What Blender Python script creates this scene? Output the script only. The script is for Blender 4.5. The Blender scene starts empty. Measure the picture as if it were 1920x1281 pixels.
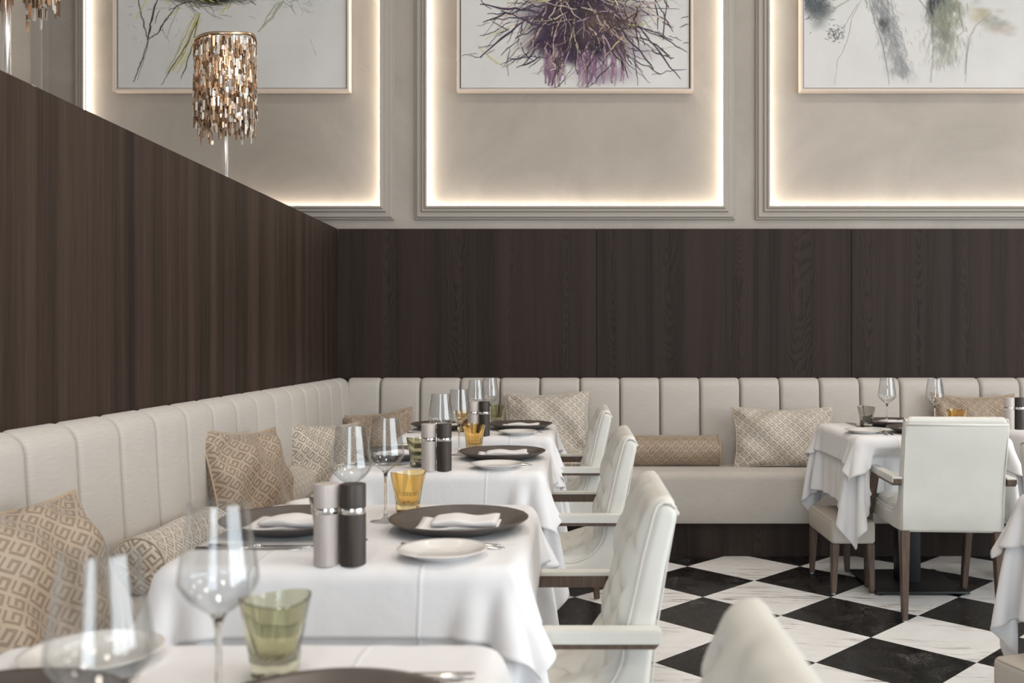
import bpy, bmesh, math, random
import numpy as np
from mathutils import Vector, Matrix

# ---------------------------------------------------------------- camera, light, exposure
sc = bpy.context.scene
COL = sc.collection
PI = math.pi
R = math.radians
CAM_H = 1.2

cam_d = bpy.data.cameras.new('camera')
cam = bpy.data.objects.new('camera', cam_d)
COL.objects.link(cam)
cam.location = (0, 0, CAM_H)
cam.rotation_euler = (PI / 2, 0, 0)
cam_d.sensor_width = 36.0
cam_d.lens = 1765.0 / 1920.0 * 36.0
cam_d.shift_x = -118.0 / 1920.0
cam_d.shift_y = -1.5 / 1920.0
cam_d.clip_start = 0.02
cam_d.dof.use_dof = True
cam_d.dof.focus_distance = 3.7
cam_d.dof.aperture_fstop = 4.0
sc.camera = cam

sc.view_settings.view_transform = 'Standard'
sc.view_settings.look = 'None'
sc.view_settings.gamma = 1.0
sc.view_settings.use_curve_mapping = False
sc.view_settings.exposure = -1.43
sc.cycles.max_bounces = 10
sc.cycles.diffuse_bounces = 5
sc.cycles.glossy_bounces = 5
sc.cycles.transmission_bounces = 10
sc.cycles.transparent_max_bounces = 48
sc.cycles.sample_clamp_indirect = 6.0
sc.cycles.use_denoising = True

world = bpy.data.worlds.new('world')
sc.world = world
world.use_nodes = True
bg = world.node_tree.nodes['Background']
bg.inputs[0].default_value = (0.75, 0.85, 1.0, 1)
bg.inputs[1].default_value = 0.6


def area_light(name, loc, rot, sx, sy, power, col):
    d = bpy.data.lights.new(name, 'AREA')
    d.shape = 'RECTANGLE'
    d.size, d.size_y = sx, sy
    d.energy = power
    d.color = col
    o = bpy.data.objects.new(name, d)
    COL.objects.link(o)
    o.location = loc
    o.rotation_euler = rot
    return o


ROOM_X0, ROOM_X1 = -3.27, 6.6
ROOM_Y0, ROOM_Y1 = -4.2, 5.85
CEIL = 4.7
DAY = (0.84, 0.93, 1.0)
DAY_F = (0.76, 0.89, 1.0)
# daylight in the tall windows behind the camera and along the right-hand wall
area_light('window_daylight', (-0.1, ROOM_Y0 + 0.06, 1.75), (PI / 2, 0, 0), 2.0, 3.3, 330, DAY_F)
for wy in (-2.9, -0.6, 1.7):
    area_light('window_daylight', (ROOM_X1 - 0.06, wy, 1.75), (PI / 2, 0, PI / 2), 1.9, 3.2, 370, DAY)
# warm ceiling downlights
for cx in (-0.4, 2.0, 4.4):
    for cy in (-1.6, 1.0, 3.6):
        d = bpy.data.lights.new('ceiling_downlight', 'AREA')
        d.shape = 'DISK'
        d.size = 0.5
        d.energy = 52
        d.color = (1.0, 0.86, 0.74)
        o = bpy.data.objects.new('ceiling_downlight', d)
        COL.objects.link(o)
        o.location = (cx, cy, CEIL - 0.03)

# ---------------------------------------------------------------- node helpers / materials


class E:
    """tiny wrapper so shader maths can be written as expressions"""

    def __init__(self, nt, s):
        self.nt, self.s = nt, s

    def op(self, o, *a):
        n = self.nt.nodes.new('ShaderNodeMath')
        n.operation = o
        for i, x in enumerate((self,) + a):
            if isinstance(x, E):
                self.nt.links.new(x.s, n.inputs[i])
            else:
                n.inputs[i].default_value = x
        return E(self.nt, n.outputs[0])

    def __add__(self, b): return self.op('ADD', b)
    def __sub__(self, b): return self.op('SUBTRACT', b)
    def __mul__(self, b): return self.op('MULTIPLY', b)
    def __truediv__(self, b): return self.op('DIVIDE', b)
    def floor(self): return self.op('FLOOR')
    def fract(self): return self.op('FRACT')
    def abs(self): return self.op('ABSOLUTE')
    def min(self, b): return self.op('MINIMUM', b)
    def max(self, b): return self.op('MAXIMUM', b)
    def lt(self, b): return self.op('LESS_THAN', b)
    def mod(self, b): return self.op('FLOORED_MODULO', b)
    def sin(self): return self.op('SINE')
    def pow(self, b): return self.op('POWER', b)


class Mat:
    def __init__(self, name):
        self.m = bpy.data.materials.new(name)
        self.m.use_nodes = True
        self.nt = self.m.node_tree
        self.b = self.nt.nodes['Principled BSDF']
        self.out = self.nt.nodes['Material Output']

    def set(self, **k):
        for key, v in k.items():
            s = self.b.inputs[key.replace('_', ' ')]
            if isinstance(v, E):
                self.nt.links.new(v.s, s)
            else:
                s.default_value = v
        return self

    def coords(self, kind='Object', scale=(1, 1, 1), rot=(0, 0, 0), loc=(0, 0, 0)):
        t = self.nt.nodes.new('ShaderNodeTexCoord')
        m = self.nt.nodes.new('ShaderNodeMapping')
        m.inputs['Scale'].default_value = scale
        m.inputs['Rotation'].default_value = rot
        m.inputs['Location'].default_value = loc
        self.nt.links.new(t.outputs[kind], m.inputs[0])
        return m.outputs[0]

    def xyz(self, vec):
        n = self.nt.nodes.new('ShaderNodeSeparateXYZ')
        self.nt.links.new(vec, n.inputs[0])
        return [E(self.nt, n.outputs[i]) for i in range(3)]

    def combine(self, x, y, z):
        n = self.nt.nodes.new('ShaderNodeCombineXYZ')
        for i, v in enumerate((x, y, z)):
            if isinstance(v, E):
                self.nt.links.new(v.s, n.inputs[i])
            else:
                n.inputs[i].default_value = v
        return n.outputs[0]

    def noise(self, vec, scale=5, detail=4, rough=0.55, dist=0.0):
        n = self.nt.nodes.new('ShaderNodeTexNoise')
        n.inputs['Scale'].default_value = scale
        n.inputs['Detail'].default_value = detail
        n.inputs['Roughness'].default_value = rough
        n.inputs['Distortion'].default_value = dist
        self.nt.links.new(vec, n.inputs['Vector'])
        return E(self.nt, n.outputs['Fac'])

    def wave(self, vec, scale=5, dist=2, detail=2, dscale=1.0, direction='X'):
        n = self.nt.nodes.new('ShaderNodeTexWave')
        n.bands_direction = direction
        n.inputs['Scale'].default_value = scale
        n.inputs['Distortion'].default_value = dist
        n.inputs['Detail'].default_value = detail
        n.inputs['Detail Scale'].default_value = dscale
        self.nt.links.new(vec, n.inputs['Vector'])
        return E(self.nt, n.outputs['Fac'])

    def ramp(self, fac, stops):
        n = self.nt.nodes.new('ShaderNodeValToRGB')
        el = n.color_ramp.elements
        while len(el) < len(stops):
            el.new(0.5)
        for e, (p, c) in zip(el, stops):
            e.position = p
            e.color = tuple(c) + (1,) if len(c) == 3 else c
        self.nt.links.new(fac.s, n.inputs[0])
        return E(self.nt, n.outputs[0])

    def mix(self, fac, a, b, mode='MIX'):
        n = self.nt.nodes.new('ShaderNodeMix')
        n.data_type = 'RGBA'
        n.blend_type = mode
        for i, v in ((0, fac), (6, a), (7, b)):
            if isinstance(v, E):
                self.nt.links.new(v.s, n.inputs[i])
            elif i == 0:
                n.inputs[0].default_value = v
            else:
                n.inputs[i].default_value = tuple(v) + (1,) if len(v) == 3 else v
        return E(self.nt, n.outputs[2])

    def bump(self, h, strength=0.2, dist=0.01):
        n = self.nt.nodes.new('ShaderNodeBump')
        n.inputs['Strength'].default_value = strength
        n.inputs['Distance'].default_value = dist
        self.nt.links.new(h.s, n.inputs['Height'])
        self.nt.links.new(n.outputs[0], self.b.inputs['Normal'])
        return self

    def random(self):
        n = self.nt.nodes.new('ShaderNodeObjectInfo')
        return E(self.nt, n.outputs['Random'])


def simple(name, col, rough=0.5, metal=0.0):
    m = Mat(name).set(Base_Color=tuple(col) + (1,), Roughness=rough, Metallic=metal)
    return m.m


M = {}
# --- plaster
m = Mat('polished_plaster')
v = m.coords('Object', (1, 1, 1))
n1 = m.noise(v, 1.6, 6, 0.62, 0.7)
n2 = m.noise(v, 9, 5, 0.6, 1.2)
c = m.ramp(n1, [(0.32, (0.318, 0.281, 0.242)), (0.68, (0.405, 0.362, 0.317))])
c = m.mix(n2 * 0.25, c, (0.42, 0.38, 0.33))
m.set(Base_Color=c, Roughness=0.55)
m.bump(n2, 0.10, 0.02)
M['plaster'] = m.m
M['ceiling'] = simple('white_ceiling_paint', (0.8, 0.78, 0.75), 0.8)
m = Mat('painted_moulding')
m.set(Base_Color=(0.375, 0.338, 0.298, 1), Roughness=0.5)
M['moulding'] = m.m


def wood_dark(name, axis, dark, light, cathedral):
    m = Mat(name)
    v = m.coords('Object')
    x, y, z = m.xyz(v)
    a = x if axis == 'x' else y
    # veneer leaves: narrow vertical strips of slightly different tone
    warp = m.noise(m.combine(a * 1.3, 0.0, z * 0.5), 1.0, 2)
    aw = a + warp * 0.06
    strip = m.noise(m.combine(aw * 11.0, 3.3, z * 0.10), 1.0, 3, 0.65)
    grain = m.noise(m.combine(a * 130.0, 1.7, z * 2.2), 1.0, 4, 0.7)
    fine = m.noise(m.combine(a * 420.0, 0.3, z * 9.0), 1.0, 2, 0.6)
    t = strip * 0.70 + grain * 0.42 + fine * 0.12
    if cathedral:
        aj = a + m.noise(m.combine(a * 0.9, 8.0, 0.0), 1.0, 1) * 0.5
        leaf = (aj * (1 / 0.36)).fract() - 0.5
        par = leaf * leaf * 6.5 - z * 0.5 + m.noise(m.combine(a * 2.6, 5.0, z * 0.8), 1.0, 4) * 1.3
        rings = ((par * 105.0).sin() * 0.5 + 0.5).pow(0.6)
        gate = m.ramp(m.noise(m.combine(a * 1.1, 2.0, 0.0), 1.0, 2), [(0.36, (0.25,) * 3), (0.62, (1, 1, 1))])
        t = t + (rings - 0.5) * gate * 0.27
    c = m.ramp(t, [(0.36, dark), (0.82, light)] if cathedral else [(0.44, dark), (0.78, light)])
    m.set(Base_Color=c, Roughness=0.6, Specular_IOR_Level=0.2)
    m.bump(grain, 0.12, 0.003)
    return m.m


M['wood_back'] = wood_dark('dark_oak_veneer', 'x', (0.0095, 0.0063, 0.0048), (0.040, 0.0262, 0.0200), True)
M['wood_part'] = wood_dark('brown_oak_veneer', 'y', (0.0125, 0.0079, 0.0055), (0.060, 0.0387, 0.0277), False)
M['joint'] = simple('dark_joint', (0.008, 0.007, 0.006), 0.8)

# --- upholstery fabric


def fabric(name, col, uv_axis):
    m = Mat(name)
    v = m.coords('Object')
    x, y, z = m.xyz(v)
    a = (x + y) if uv_axis is None else (x if uv_axis == 'x' else y)
    slub = m.noise(m.combine(a * 14.0, 0.0, z * 260.0), 1.0, 3, 0.7)
    weave = m.noise(m.combine(a * 700.0, 0.0, z * 500.0), 1.0, 1)
    tone = slub * 0.65 + weave * 0.35
    k = [0.83, 1.10]
    c = m.ramp(tone, [(0.3, [q * k[0] for q in col]), (0.72, [q * k[1] for q in col])])
    m.set(Base_Color=c, Roughness=0.85)
    m.set(Sheen_Weight=0.25)
    m.bump(tone, 0.12, 0.0012)
    return m.m


M['fabric'] = fabric('greige_linen_upholstery', (0.535, 0.497, 0.452), None)

# --- white leather
m = Mat('ivory_leather')
v = m.coords('Object')
n = m.noise(v, 260, 3, 0.6)
n2 = m.noise(v, 7, 3)
c = m.ramp(n2, [(0.3, (0.655, 0.645, 0.595)), (0.7, (0.71, 0.70, 0.65))])
m.set(Base_Color=c, Roughness=0.42)
m.bump(n, 0.08, 0.0015)
M['leather'] = m.m
M['leather_piping'] = simple('ivory_leather_piping', (0.70, 0.675, 0.625), 0.45)
m = Mat('tan_leather')
m.set(Base_Color=(0.50, 0.45, 0.39, 1), Roughness=0.45)
M['leather_tan'] = m.m
M['tan_piping'] = simple('tan_leather_piping', (0.42, 0.375, 0.32), 0.5)

# --- chair wood
m = Mat('brown_stained_beech')
v = m.coords('Object', (30, 30, 3))
n = m.noise(v, 3, 4, 0.6)
c = m.ramp(n, [(0.3, (0.062, 0.038, 0.027)), (0.75, (0.150, 0.100, 0.073))])
m.set(Base_Color=c, Roughness=0.4)
M['chair_wood'] = m.m

# --- table linen
m = Mat('white_table_linen')
u, w_, _z = m.xyz(m.coords('UV'))
wv = ((u * 2600.0).sin() + (w_ * 2600.0).sin()) * 0.00006


def crease(a, pos, wd):
    d = (a - pos).abs() / wd
    return (d * -1.0 + 1.0).max(0.0)


cr = crease(u, 0.165, 0.006) + crease(u, -0.165, 0.006) + crease(w_, 0.165, 0.006) + crease(w_, -0.165, 0.006)
soft = m.noise(m.combine(u, w_, 0.0), 9.0, 3, 0.5)
h = wv + cr * 0.0016 + soft * 0.006
m.set(Base_Color=(0.79, 0.782, 0.792, 1), Roughness=0.75, Sheen_Weight=0.15)
m.bump(h, 0.8, 1.0)
M['linen'] = m.m
m = Mat('white_napkin_cotton')
m.set(Base_Color=(0.82, 0.80, 0.795, 1), Roughness=0.8)
m.bump(m.noise(m.coords('Object'), 60, 3), 0.15, 0.004)
M['napkin'] = m.m

# --- tableware
m = Mat('matt_umber_stoneware')
n = m.noise(m.coords('Object'), 18, 4)
c = m.ramp(n, [(0.3, (0.062, 0.050, 0.044)), (0.7, (0.090, 0.074, 0.065))])
m.set(Base_Color=c, Roughness=0.33, Specular_IOR_Level=0.55)
M['stoneware'] = m.m
M['porcelain'] = Mat('white_porcelain').set(Base_Color=(0.80, 0.775, 0.745, 1), Roughness=0.18, Coat_Weight=0.4).m
M['steel'] = simple('polished_steel', (0.62, 0.60, 0.58), 0.18, 1.0)
M['chrome'] = simple('chrome', (0.82, 0.81, 0.80), 0.12, 1.0)


def mill_wood(name, a, b):
    m = Mat(name)
    v = m.coords('Object', (110, 110, 4))
    n = m.noise(v, 1.0, 3, 0.6)
    m.set(Base_Color=m.ramp(n, [(0.3, a), (0.7, b)]), Roughness=0.5)
    return m.m


M['mill_light'] = mill_wood('bleached_ash', (0.44, 0.385, 0.36), (0.58, 0.52, 0.49))
M['mill_dark'] = mill_wood('black_brown_ash', (0.016, 0.0115, 0.009), (0.062, 0.046, 0.036))


def thin_glass(name):
    m = bpy.data.materials.new(name)
    m.use_nodes = True
    nt = m.node_tree
    nt.nodes.remove(nt.nodes['Principled BSDF'])
    tr = nt.nodes.new('ShaderNodeBsdfTransparent')
    tr.inputs[0].default_value = (0.965, 0.97, 0.972, 1)
    gl = nt.nodes.new('ShaderNodeBsdfGlossy')
    gl.inputs['Roughness'].default_value = 0.02
    lw = nt.nodes.new('ShaderNodeLayerWeight')
    lw.inputs[0].default_value = 0.5
    f = E(nt, lw.outputs['Facing']).pow(4.0) * 0.80 + 0.062
    mx = nt.nodes.new('ShaderNodeMixShader')
    nt.links.new(f.s, mx.inputs[0])
    nt.links.new(tr.outputs[0], mx.inputs[1])
    nt.links.new(gl.outputs[0], mx.inputs[2])
    nt.links.new(mx.outputs[0], nt.nodes['Material Output'].inputs[0])
    return m


M['thin_glass'] = thin_glass('clear_thin_crystal')


def solid_glass(name, col, rough=0.0, ior=1.47):
    m = Mat(name)
    m.set(Base_Color=tuple(col) + (1,), Roughness=rough, IOR=ior, Transmission_Weight=1.0)
    return m.m


M['clear_glass'] = solid_glass('clear_crystal', (0.97, 0.97, 0.97))
M['amber_glass'] = solid_glass('amber_blown_glass', (0.95, 0.74, 0.38), 0.02)
M['green_glass'] = solid_glass('olive_blown_glass', (0.715, 0.705, 0.54), 0.01)
M['smoke_glass'] = solid_glass('smoke_blown_glass', (0.70, 0.70, 0.66), 0.01)


# --- cushion brocade with an interlocking key motif
def brocade(name, ground, motif, rough, swap=1.0):
    m = Mat(name)
    u, v, _ = m.xyz(m.coords('UV'))
    S = 1 / 0.040
    a = (u + v) * (S * 0.7071)
    b = (u - v) * (S * 0.7071)
    x = a.fract() - 0.5
    y = b.fract() - 0.5
    d = None
    for cx, cy, hx, hy in ((-0.31, 0, 0.085, 0.395), (0, 0.31, 0.395, 0.085), (0.31, 0.13, 0.085, 0.265),
                           (0.12, -0.05, 0.275, 0.08), (0.08, -0.41, 0.31, 0.06)):
        s = ((x - cx).abs() - hx).max((y - cy).abs() - hy)
        d = s if d is None else d.min(s)
    mask = d.lt(0.0)
    n = m.noise(m.combine(u, v, 0.0), 6, 3)
    thread = (v * 5200.0).sin() * 0.5 + 0.5
    c = m.mix(mask * 0.9, ground, motif)
    c = m.mix(n * 0.22, c, [q * 0.62 for q in ground])
    m.set(Base_Color=c, Roughness=rough, Sheen_Weight=0.3)
    m.set(Specular_IOR_Level=0.6)
    m.bump(mask * -0.0012 + thread * 0.00015, 0.7, 1.0)
    return m.m


M['gold_brocade'] = brocade('gold_brocade', (0.42, 0.325, 0.235), (0.205, 0.143, 0.092), 0.36)
M['pale_brocade'] = brocade('pale_brocade', (0.66, 0.60, 0.52), (0.29, 0.235, 0.18), 0.40)
M['gold_piping'] = simple('gold_cord', (0.42, 0.32, 0.22), 0.6)
M['pale_piping'] = simple('pale_cord', (0.52, 0.455, 0.37), 0.6)


# --- stone tiles
def marble(name):
    m = Mat(name)
    rnd = m.random()
    t = m.nt.nodes.new('ShaderNodeTexCoord')
    x, y, z = m.xyz(t.outputs['Object'])
    ox = rnd * 37.0
    warp = m.noise(m.combine(x + ox, y + ox, ox), 5.0, 4, 0.6)
    xr, yr = (x - y) * 0.707, (x + y) * 0.707 + (x - y) * 0.08
    s = m.noise(m.combine(xr * 4.0 + warp * 0.9 + ox, yr * 34.0 + warp * 2.2, ox), 1.0, 5, 0.7)
    thick = m.noise(m.combine(x * 3.0 + ox, y * 3.0, ox), 1.0, 3)
    vein = m.ramp(s, [(0.53, (0, 0, 0)), (0.60, (0.5, 0.5, 0.5)), (0.66, (1, 1, 1))])
    gate = m.ramp(thick, [(0.36, (0.08,) * 3), (0.56, (1, 1, 1))])
    vg = m.mix(1.0, vein, gate, 'MULTIPLY')
    base = m.ramp(m.noise(m.combine(x + ox, y * 2.5, ox), 4, 3), [(0.3, (0.84, 0.83, 0.815)), (0.7, (0.91, 0.905, 0.895))])
    c = m.mix(vg, base, (0.30, 0.265, 0.225))
    m.set(Base_Color=c, Roughness=0.24)
    return m.m


def black_stone(name):
    m = Mat(name)
    rnd = m.random()
    t = m.nt.nodes.new('ShaderNodeTexCoord')
    x, y, z = m.xyz(t.outputs['Object'])
    ox = rnd * 53.0
    v = m.combine(x + ox, y - ox, ox)
    big = m.noise(v, 7, 4, 0.6, 0.6)
    speck = m.noise(v, 110, 3, 0.75)
    f = m.ramp(speck * 0.72 + big * 0.38, [(0.53, (0.006, 0.0055, 0.0055)), (0.63, (0.024, 0.022, 0.021)), (0.73, (0.20, 0.19, 0.18))])
    m.set(Base_Color=f, Roughness=m.ramp(big, [(0.3, (0.22,) * 3), (0.7, (0.36,) * 3)]))
    m.set(Specular_IOR_Level=0.28)
    return m.m


M['marble'] = marble('white_veined_marble')
M['black_stone'] = black_stone('black_speckled_limestone')
m = Mat('stone_floor_bed')
gx, gy, gz = m.xyz(m.coords('Object'))
gu, gv = (gx - 1.197) / 0.2997, (gy - 3.809) / 0.2997
ga, gb = (gu + gv) * 0.5, (gu - gv) * 0.5
chk = (ga.floor() + gb.floor()).mod(2.0)
gap = ((ga.fract() - 0.5).abs()).max((gb.fract() - 0.5).abs())
gm = gap.lt(0.492)
gc = m.mix(chk, (0.82, 0.81, 0.79), (0.02, 0.019, 0.018))
m.set(Base_Color=m.mix(gm, (0.10, 0.095, 0.09), gc), Roughness=0.4)
M['grout'] = m.m
M['black_metal'] = simple('black_powder_coat', (0.010, 0.010, 0.011), 0.45, 0.2)
M['board'] = simple('table_board', (0.20, 0.15, 0.11), 0.6)
M['rubber'] = simple('clear_floor_glide', (0.55, 0.55, 0.55), 0.3)
M['led'] = None
m = bpy.data.materials.new('warm_led_strip')
m.use_nodes = True
nt = m.node_tree
nt.nodes.remove(nt.nodes['Principled BSDF'])
em = nt.nodes.new('ShaderNodeEmission')
em.inputs[0].default_value = (1.0, 0.89, 0.76, 1)
em.inputs[1].default_value = 82.0
nt.links.new(em.outputs[0], nt.nodes['Material Output'].inputs[0])
M['led'] = m
m = bpy.data.materials.new('lit_bulb')
m.use_nodes = True
nt = m.node_tree
nt.nodes.remove(nt.nodes['Principled BSDF'])
em = nt.nodes.new('ShaderNodeEmission')
em.inputs[0].default_value = (1.0, 0.62, 0.30, 1)
em.inputs[1].default_value = 25.0
nt.links.new(em.outputs[0], nt.nodes['Material Output'].inputs[0])
M['bulb'] = m
m = Mat('canvas_paper')
n = m.noise(m.coords('Object'), 3.0, 4)
m.set(Base_Color=m.ramp(n, [(0.35, (0.58, 0.57, 0.555)), (0.7, (0.64, 0.63, 0.615))]), Roughness=0.7)
m.bump(m.noise(m.coords('Object'), 300, 2), 0.1, 0.002)
M['canvas'] = m.m
M['pink_frame'] = simple('limed_frame_wood', (0.62, 0.53, 0.46), 0.55)
M['shadow_gap'] = simple('dark_shadow_gap', (0.02, 0.02, 0.025), 0.7)
m = Mat('brush_paint')
at = m.nt.nodes.new('ShaderNodeVertexColor')
at.layer_name = 'paint'
m.nt.links.new(at.outputs['Color'], m.b.inputs['Base Color'])
m.nt.links.new(at.outputs['Alpha'], m.b.inputs['Alpha'])
m.set(Roughness=0.55)
M['paint'] = m.m

# ---------------------------------------------------------------- mesh helpers


def mesh_of(name, verts, faces, smooth=False, uvs=None, mats=None, fmat=None, autosmooth=None):
    me = bpy.data.meshes.new(name)
    me.from_pydata([tuple(map(float, p)) for p in verts], [], [tuple(map(int, f)) for f in faces])
    if mats:
        for mm in mats:
            me.materials.append(mm)
    if fmat is not None:
        me.polygons.foreach_set('material_index', fmat)
    if smooth:
        me.polygons.foreach_set('use_smooth', [True] * len(me.polygons))
    if uvs is not None:
        l = me.uv_layers.new(name='UVMap')
        idx = np.empty(len(me.loops), dtype=np.int32)
        me.loops.foreach_get('vertex_index', idx)
        l.data.foreach_set('uv', np.asarray(uvs, dtype=np.float32)[idx].ravel())
    me.update()
    return me


def fix_normals(me):
    bm = bmesh.new()
    bm.from_mesh(me)
    bmesh.ops.recalc_face_normals(bm, faces=bm.faces)
    bm.to_mesh(me)
    bm.free()
    return me


def link(name, me, parent=None, loc=(0, 0, 0), rot=(0, 0, 0), kind=None, label=None, cat=None, group=None):
    o = bpy.data.objects.new(name, me)
    COL.objects.link(o)
    o.parent = parent
    o.location = loc
    o.rotation_euler = rot
    if kind:
        o['kind'] = kind
    if label:
        o['label'] = label
    if cat:
        o['category'] = cat
    if group:
        o['group'] = group
    return o


def thing(name, label, cat, loc=(0, 0, 0), rz=0.0, group=None):
    return link(name, None, None, loc, (0, 0, rz), None, label, cat, group)


def dup(root, loc, rz, label, group=None):
    r = root.copy()
    COL.objects.link(r)
    r.location = loc
    r.rotation_euler = (0, 0, rz)
    r['label'] = label
    if group:
        r['group'] = group
    for ch in list(root.children):
        c = ch.copy()
        COL.objects.link(c)
        c.parent = r
        for g in list(ch.children):
            d = g.copy()
            COL.objects.link(d)
            d.parent = c
    return r


def bm_mesh(name, bm, mat, smooth=False):
    me = bpy.data.meshes.new(name)
    bmesh.ops.recalc_face_normals(bm, faces=bm.faces)
    bm.to_mesh(me)
    bm.free()
    me.materials.append(mat)
    if smooth:
        me.polygons.foreach_set('use_smooth', [True] * len(me.polygons))
    return me


def box_me(name, x0, x1, y0, y1, z0, z1, mat, bev=0.0, seg=2, smooth=None):
    bm = bmesh.new()
    bmesh.ops.create_cube(bm, size=1)
    for v in bm.verts:
        v.co = Vector(((x0 + x1) / 2 + v.co.x * (x1 - x0), (y0 + y1) / 2 + v.co.y * (y1 - y0), (z0 + z1) / 2 + v.co.z * (z1 - z0)))
    if bev > 0:
        bmesh.ops.bevel(bm, geom=list(bm.edges), offset=bev, segments=seg, affect='EDGES', profile=0.5)
    me = bm_mesh(name, bm, mat, bev > 0 if smooth is None else smooth)
    if bev > 0 and smooth is not False:
        try:
            me.set_sharp_from_angle(angle=R(50))
        except Exception:
            pass
    return me


def lathe(profile, seg=32, closed=False, squash=None):
    """revolve (r, z) points about Z; returns verts, faces"""
    vs, fs = [], []
    n = len(profile)
    for i, (r, z) in enumerate(profile):
        for k in range(seg):
            a = 2 * PI * k / seg
            rr = r
            if squash:
                rr, dz = squash(r, z, a)
                vs.append((rr * math.cos(a), rr * math.sin(a), z + dz))
            else:
                vs.append((rr * math.cos(a), rr * math.sin(a), z))
    m_ = n if closed else n - 1
    for i in range(m_):
        j = (i + 1) % n
        for k in range(seg):
            k2 = (k + 1) % seg
            fs.append((i * seg + k, i * seg + k2, j * seg + k2, j * seg + k))
    return vs, fs


def lathe_me(name, profile, mat, seg=32, closed=False, squash=None, sharp=40):
    vs, fs = lathe(profile, seg, closed, squash)
    me = mesh_of(name, vs, fs, True, mats=[mat])
    bm = bmesh.new()
    bm.from_mesh(me)
    bmesh.ops.remove_doubles(bm, verts=bm.verts, dist=1e-6)
    bmesh.ops.recalc_face_normals(bm, faces=bm.faces)
    bm.to_mesh(me)
    bm.free()
    try:
        me.set_sharp_from_angle(angle=R(sharp))
    except Exception:
        pass
    return me


def tube(path, rad, seg=8, closed=False):
    """tube along a 3D path; rad a number or one per point"""
    P = [Vector(p) for p in path]
    n = len(P)
    vs, fs = [], []
    up = None
    for i in range(n):
        if closed:
            t = P[(i + 1) % n] - P[i - 1]
        else:
            t = P[min(i + 1, n - 1)] - P[max(i - 1, 0)]
        t.normalize()
        if up is None:
            up = Vector((0, 0, 1)) if abs(t.z) < 0.9 else Vector((1, 0, 0))
        s = t.cross(up)
        if s.length < 1e-6:
            s = t.orthogonal()
        s.normalize()
        up = s.cross(t).normalized()
        r = rad[i] if isinstance(rad, (list, tuple)) else rad
        for k in range(seg):
            a = 2 * PI * k / seg
            vs.append(P[i] + (s * math.cos(a) + up * math.sin(a)) * r)
    for i in range(n if closed else n - 1):
        j = (i + 1) % n
        for k in range(seg):
            k2 = (k + 1) % seg
            fs.append((i * seg + k, i * seg + k2, j * seg + k2, j * seg + k))
    if not closed:
        fs.append(tuple(range(seg))[::-1])
        fs.append(tuple((n - 1) * seg + k for k in range(seg)))
    return vs, fs


def join(parts):
    V, F = [], []
    for vs, fs in parts:
        o = len(V)
        V += list(vs)
        F += [tuple(i + o for i in f) for f in fs]
    return V, F


def taper_leg(p0, s0, p1, s1, bev=0.004):
    """square tapered leg from bottom p0 (half size s0=(sx,sy)) to top p1"""
    bm = bmesh.new()
    bmesh.ops.create_cube(bm, size=2)
    for v in bm.verts:
        p, s = (p0, s0) if v.co.z < 0 else (p1, s1)
        v.co = Vector((p[0] + v.co.x * s[0], p[1] + v.co.y * s[1], p[2]))
    bmesh.ops.bevel(bm, geom=list(bm.edges), offset=bev, segments=2, affect='EDGES')
    return bm


def extrude_poly(poly, axis, a0, a1):
    """polygon (2D pts) extruded along axis 'x': pts are (y,z); 'z': pts are (x,y)"""
    n = len(poly)
    vs = []
    for a in (a0, a1):
        for p in poly:
            vs.append((a, p[0], p[1]) if axis == 'x' else ((p[0], a, p[1]) if axis == 'y' else (p[0], p[1], a)))
    fs = [tuple(range(n)), tuple(range(2 * n - 1, n - 1, -1))]
    for i in range(n):
        j = (i + 1) % n
        fs.append((i, i + n, j + n, j))
    return vs, fs


# ---------------------------------------------------------------- the room
WOOD_Y = 5.825          # face of the wood panelling on the far wall
PART_X = -1.469         # face of the wood-clad partition on the left
WOOD_TOP = 1.893
WALL_Y = ROOM_Y1

link('wall_back', box_me('wall_back', ROOM_X0, ROOM_X1, WALL_Y, WALL_Y + 0.2, 0, CEIL, M['plaster']), kind='structure')
link('wall_left', box_me('wall_left', ROOM_X0 - 0.2, ROOM_X0, ROOM_Y0, WALL_Y + 0.2, 0, CEIL, M['plaster']), kind='structure')
link('wall_right', box_me('wall_right', ROOM_X1, ROOM_X1 + 0.2, ROOM_Y0, WALL_Y + 0.2, 0, CEIL, M['plaster']), kind='structure')
link('wall_front', box_me('wall_front', ROOM_X0 - 0.2, ROOM_X1 + 0.2, ROOM_Y0 - 0.2, ROOM_Y0, 0, CEIL, M['plaster']), kind='structure')
link('ceiling', box_me('ceiling', ROOM_X0 - 0.2, ROOM_X1 + 0.2, ROOM_Y0 - 0.2, WALL_Y + 0.2, CEIL, CEIL + 0.15, M['ceiling']), kind='structure')

# frames round the daylight windows (behind the camera and on the right-hand wall)


def window_frame(name, w, h, z, loc, rz):
    o = link(name, None, None, loc, (0, 0, rz), 'structure')
    t = 0.07
    for x0, x1, z0, z1 in ((-w / 2 - t, w / 2 + t, z - h / 2 - t, z - h / 2), (-w / 2 - t, w / 2 + t, z + h / 2, z + h / 2 + t),
                           (-w / 2 - t, -w / 2, z - h / 2, z + h / 2), (w / 2, w / 2 + t, z - h / 2, z + h / 2)):
        link('frame', box_me('window_frame', x0, x1, 0.0, 0.08, max(0.02, z0), z1, M['moulding']), o)


window_frame('window_1', 2.0, 3.3, 1.75, (-0.1, ROOM_Y0, 0), 0)
for i_, wy in enumerate((-2.9, -0.6, 1.7)):
    window_frame('window_%d' % (i_ + 2), 1.9, 3.2, 1.75, (ROOM_X1, wy, 0), PI / 2)

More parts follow.
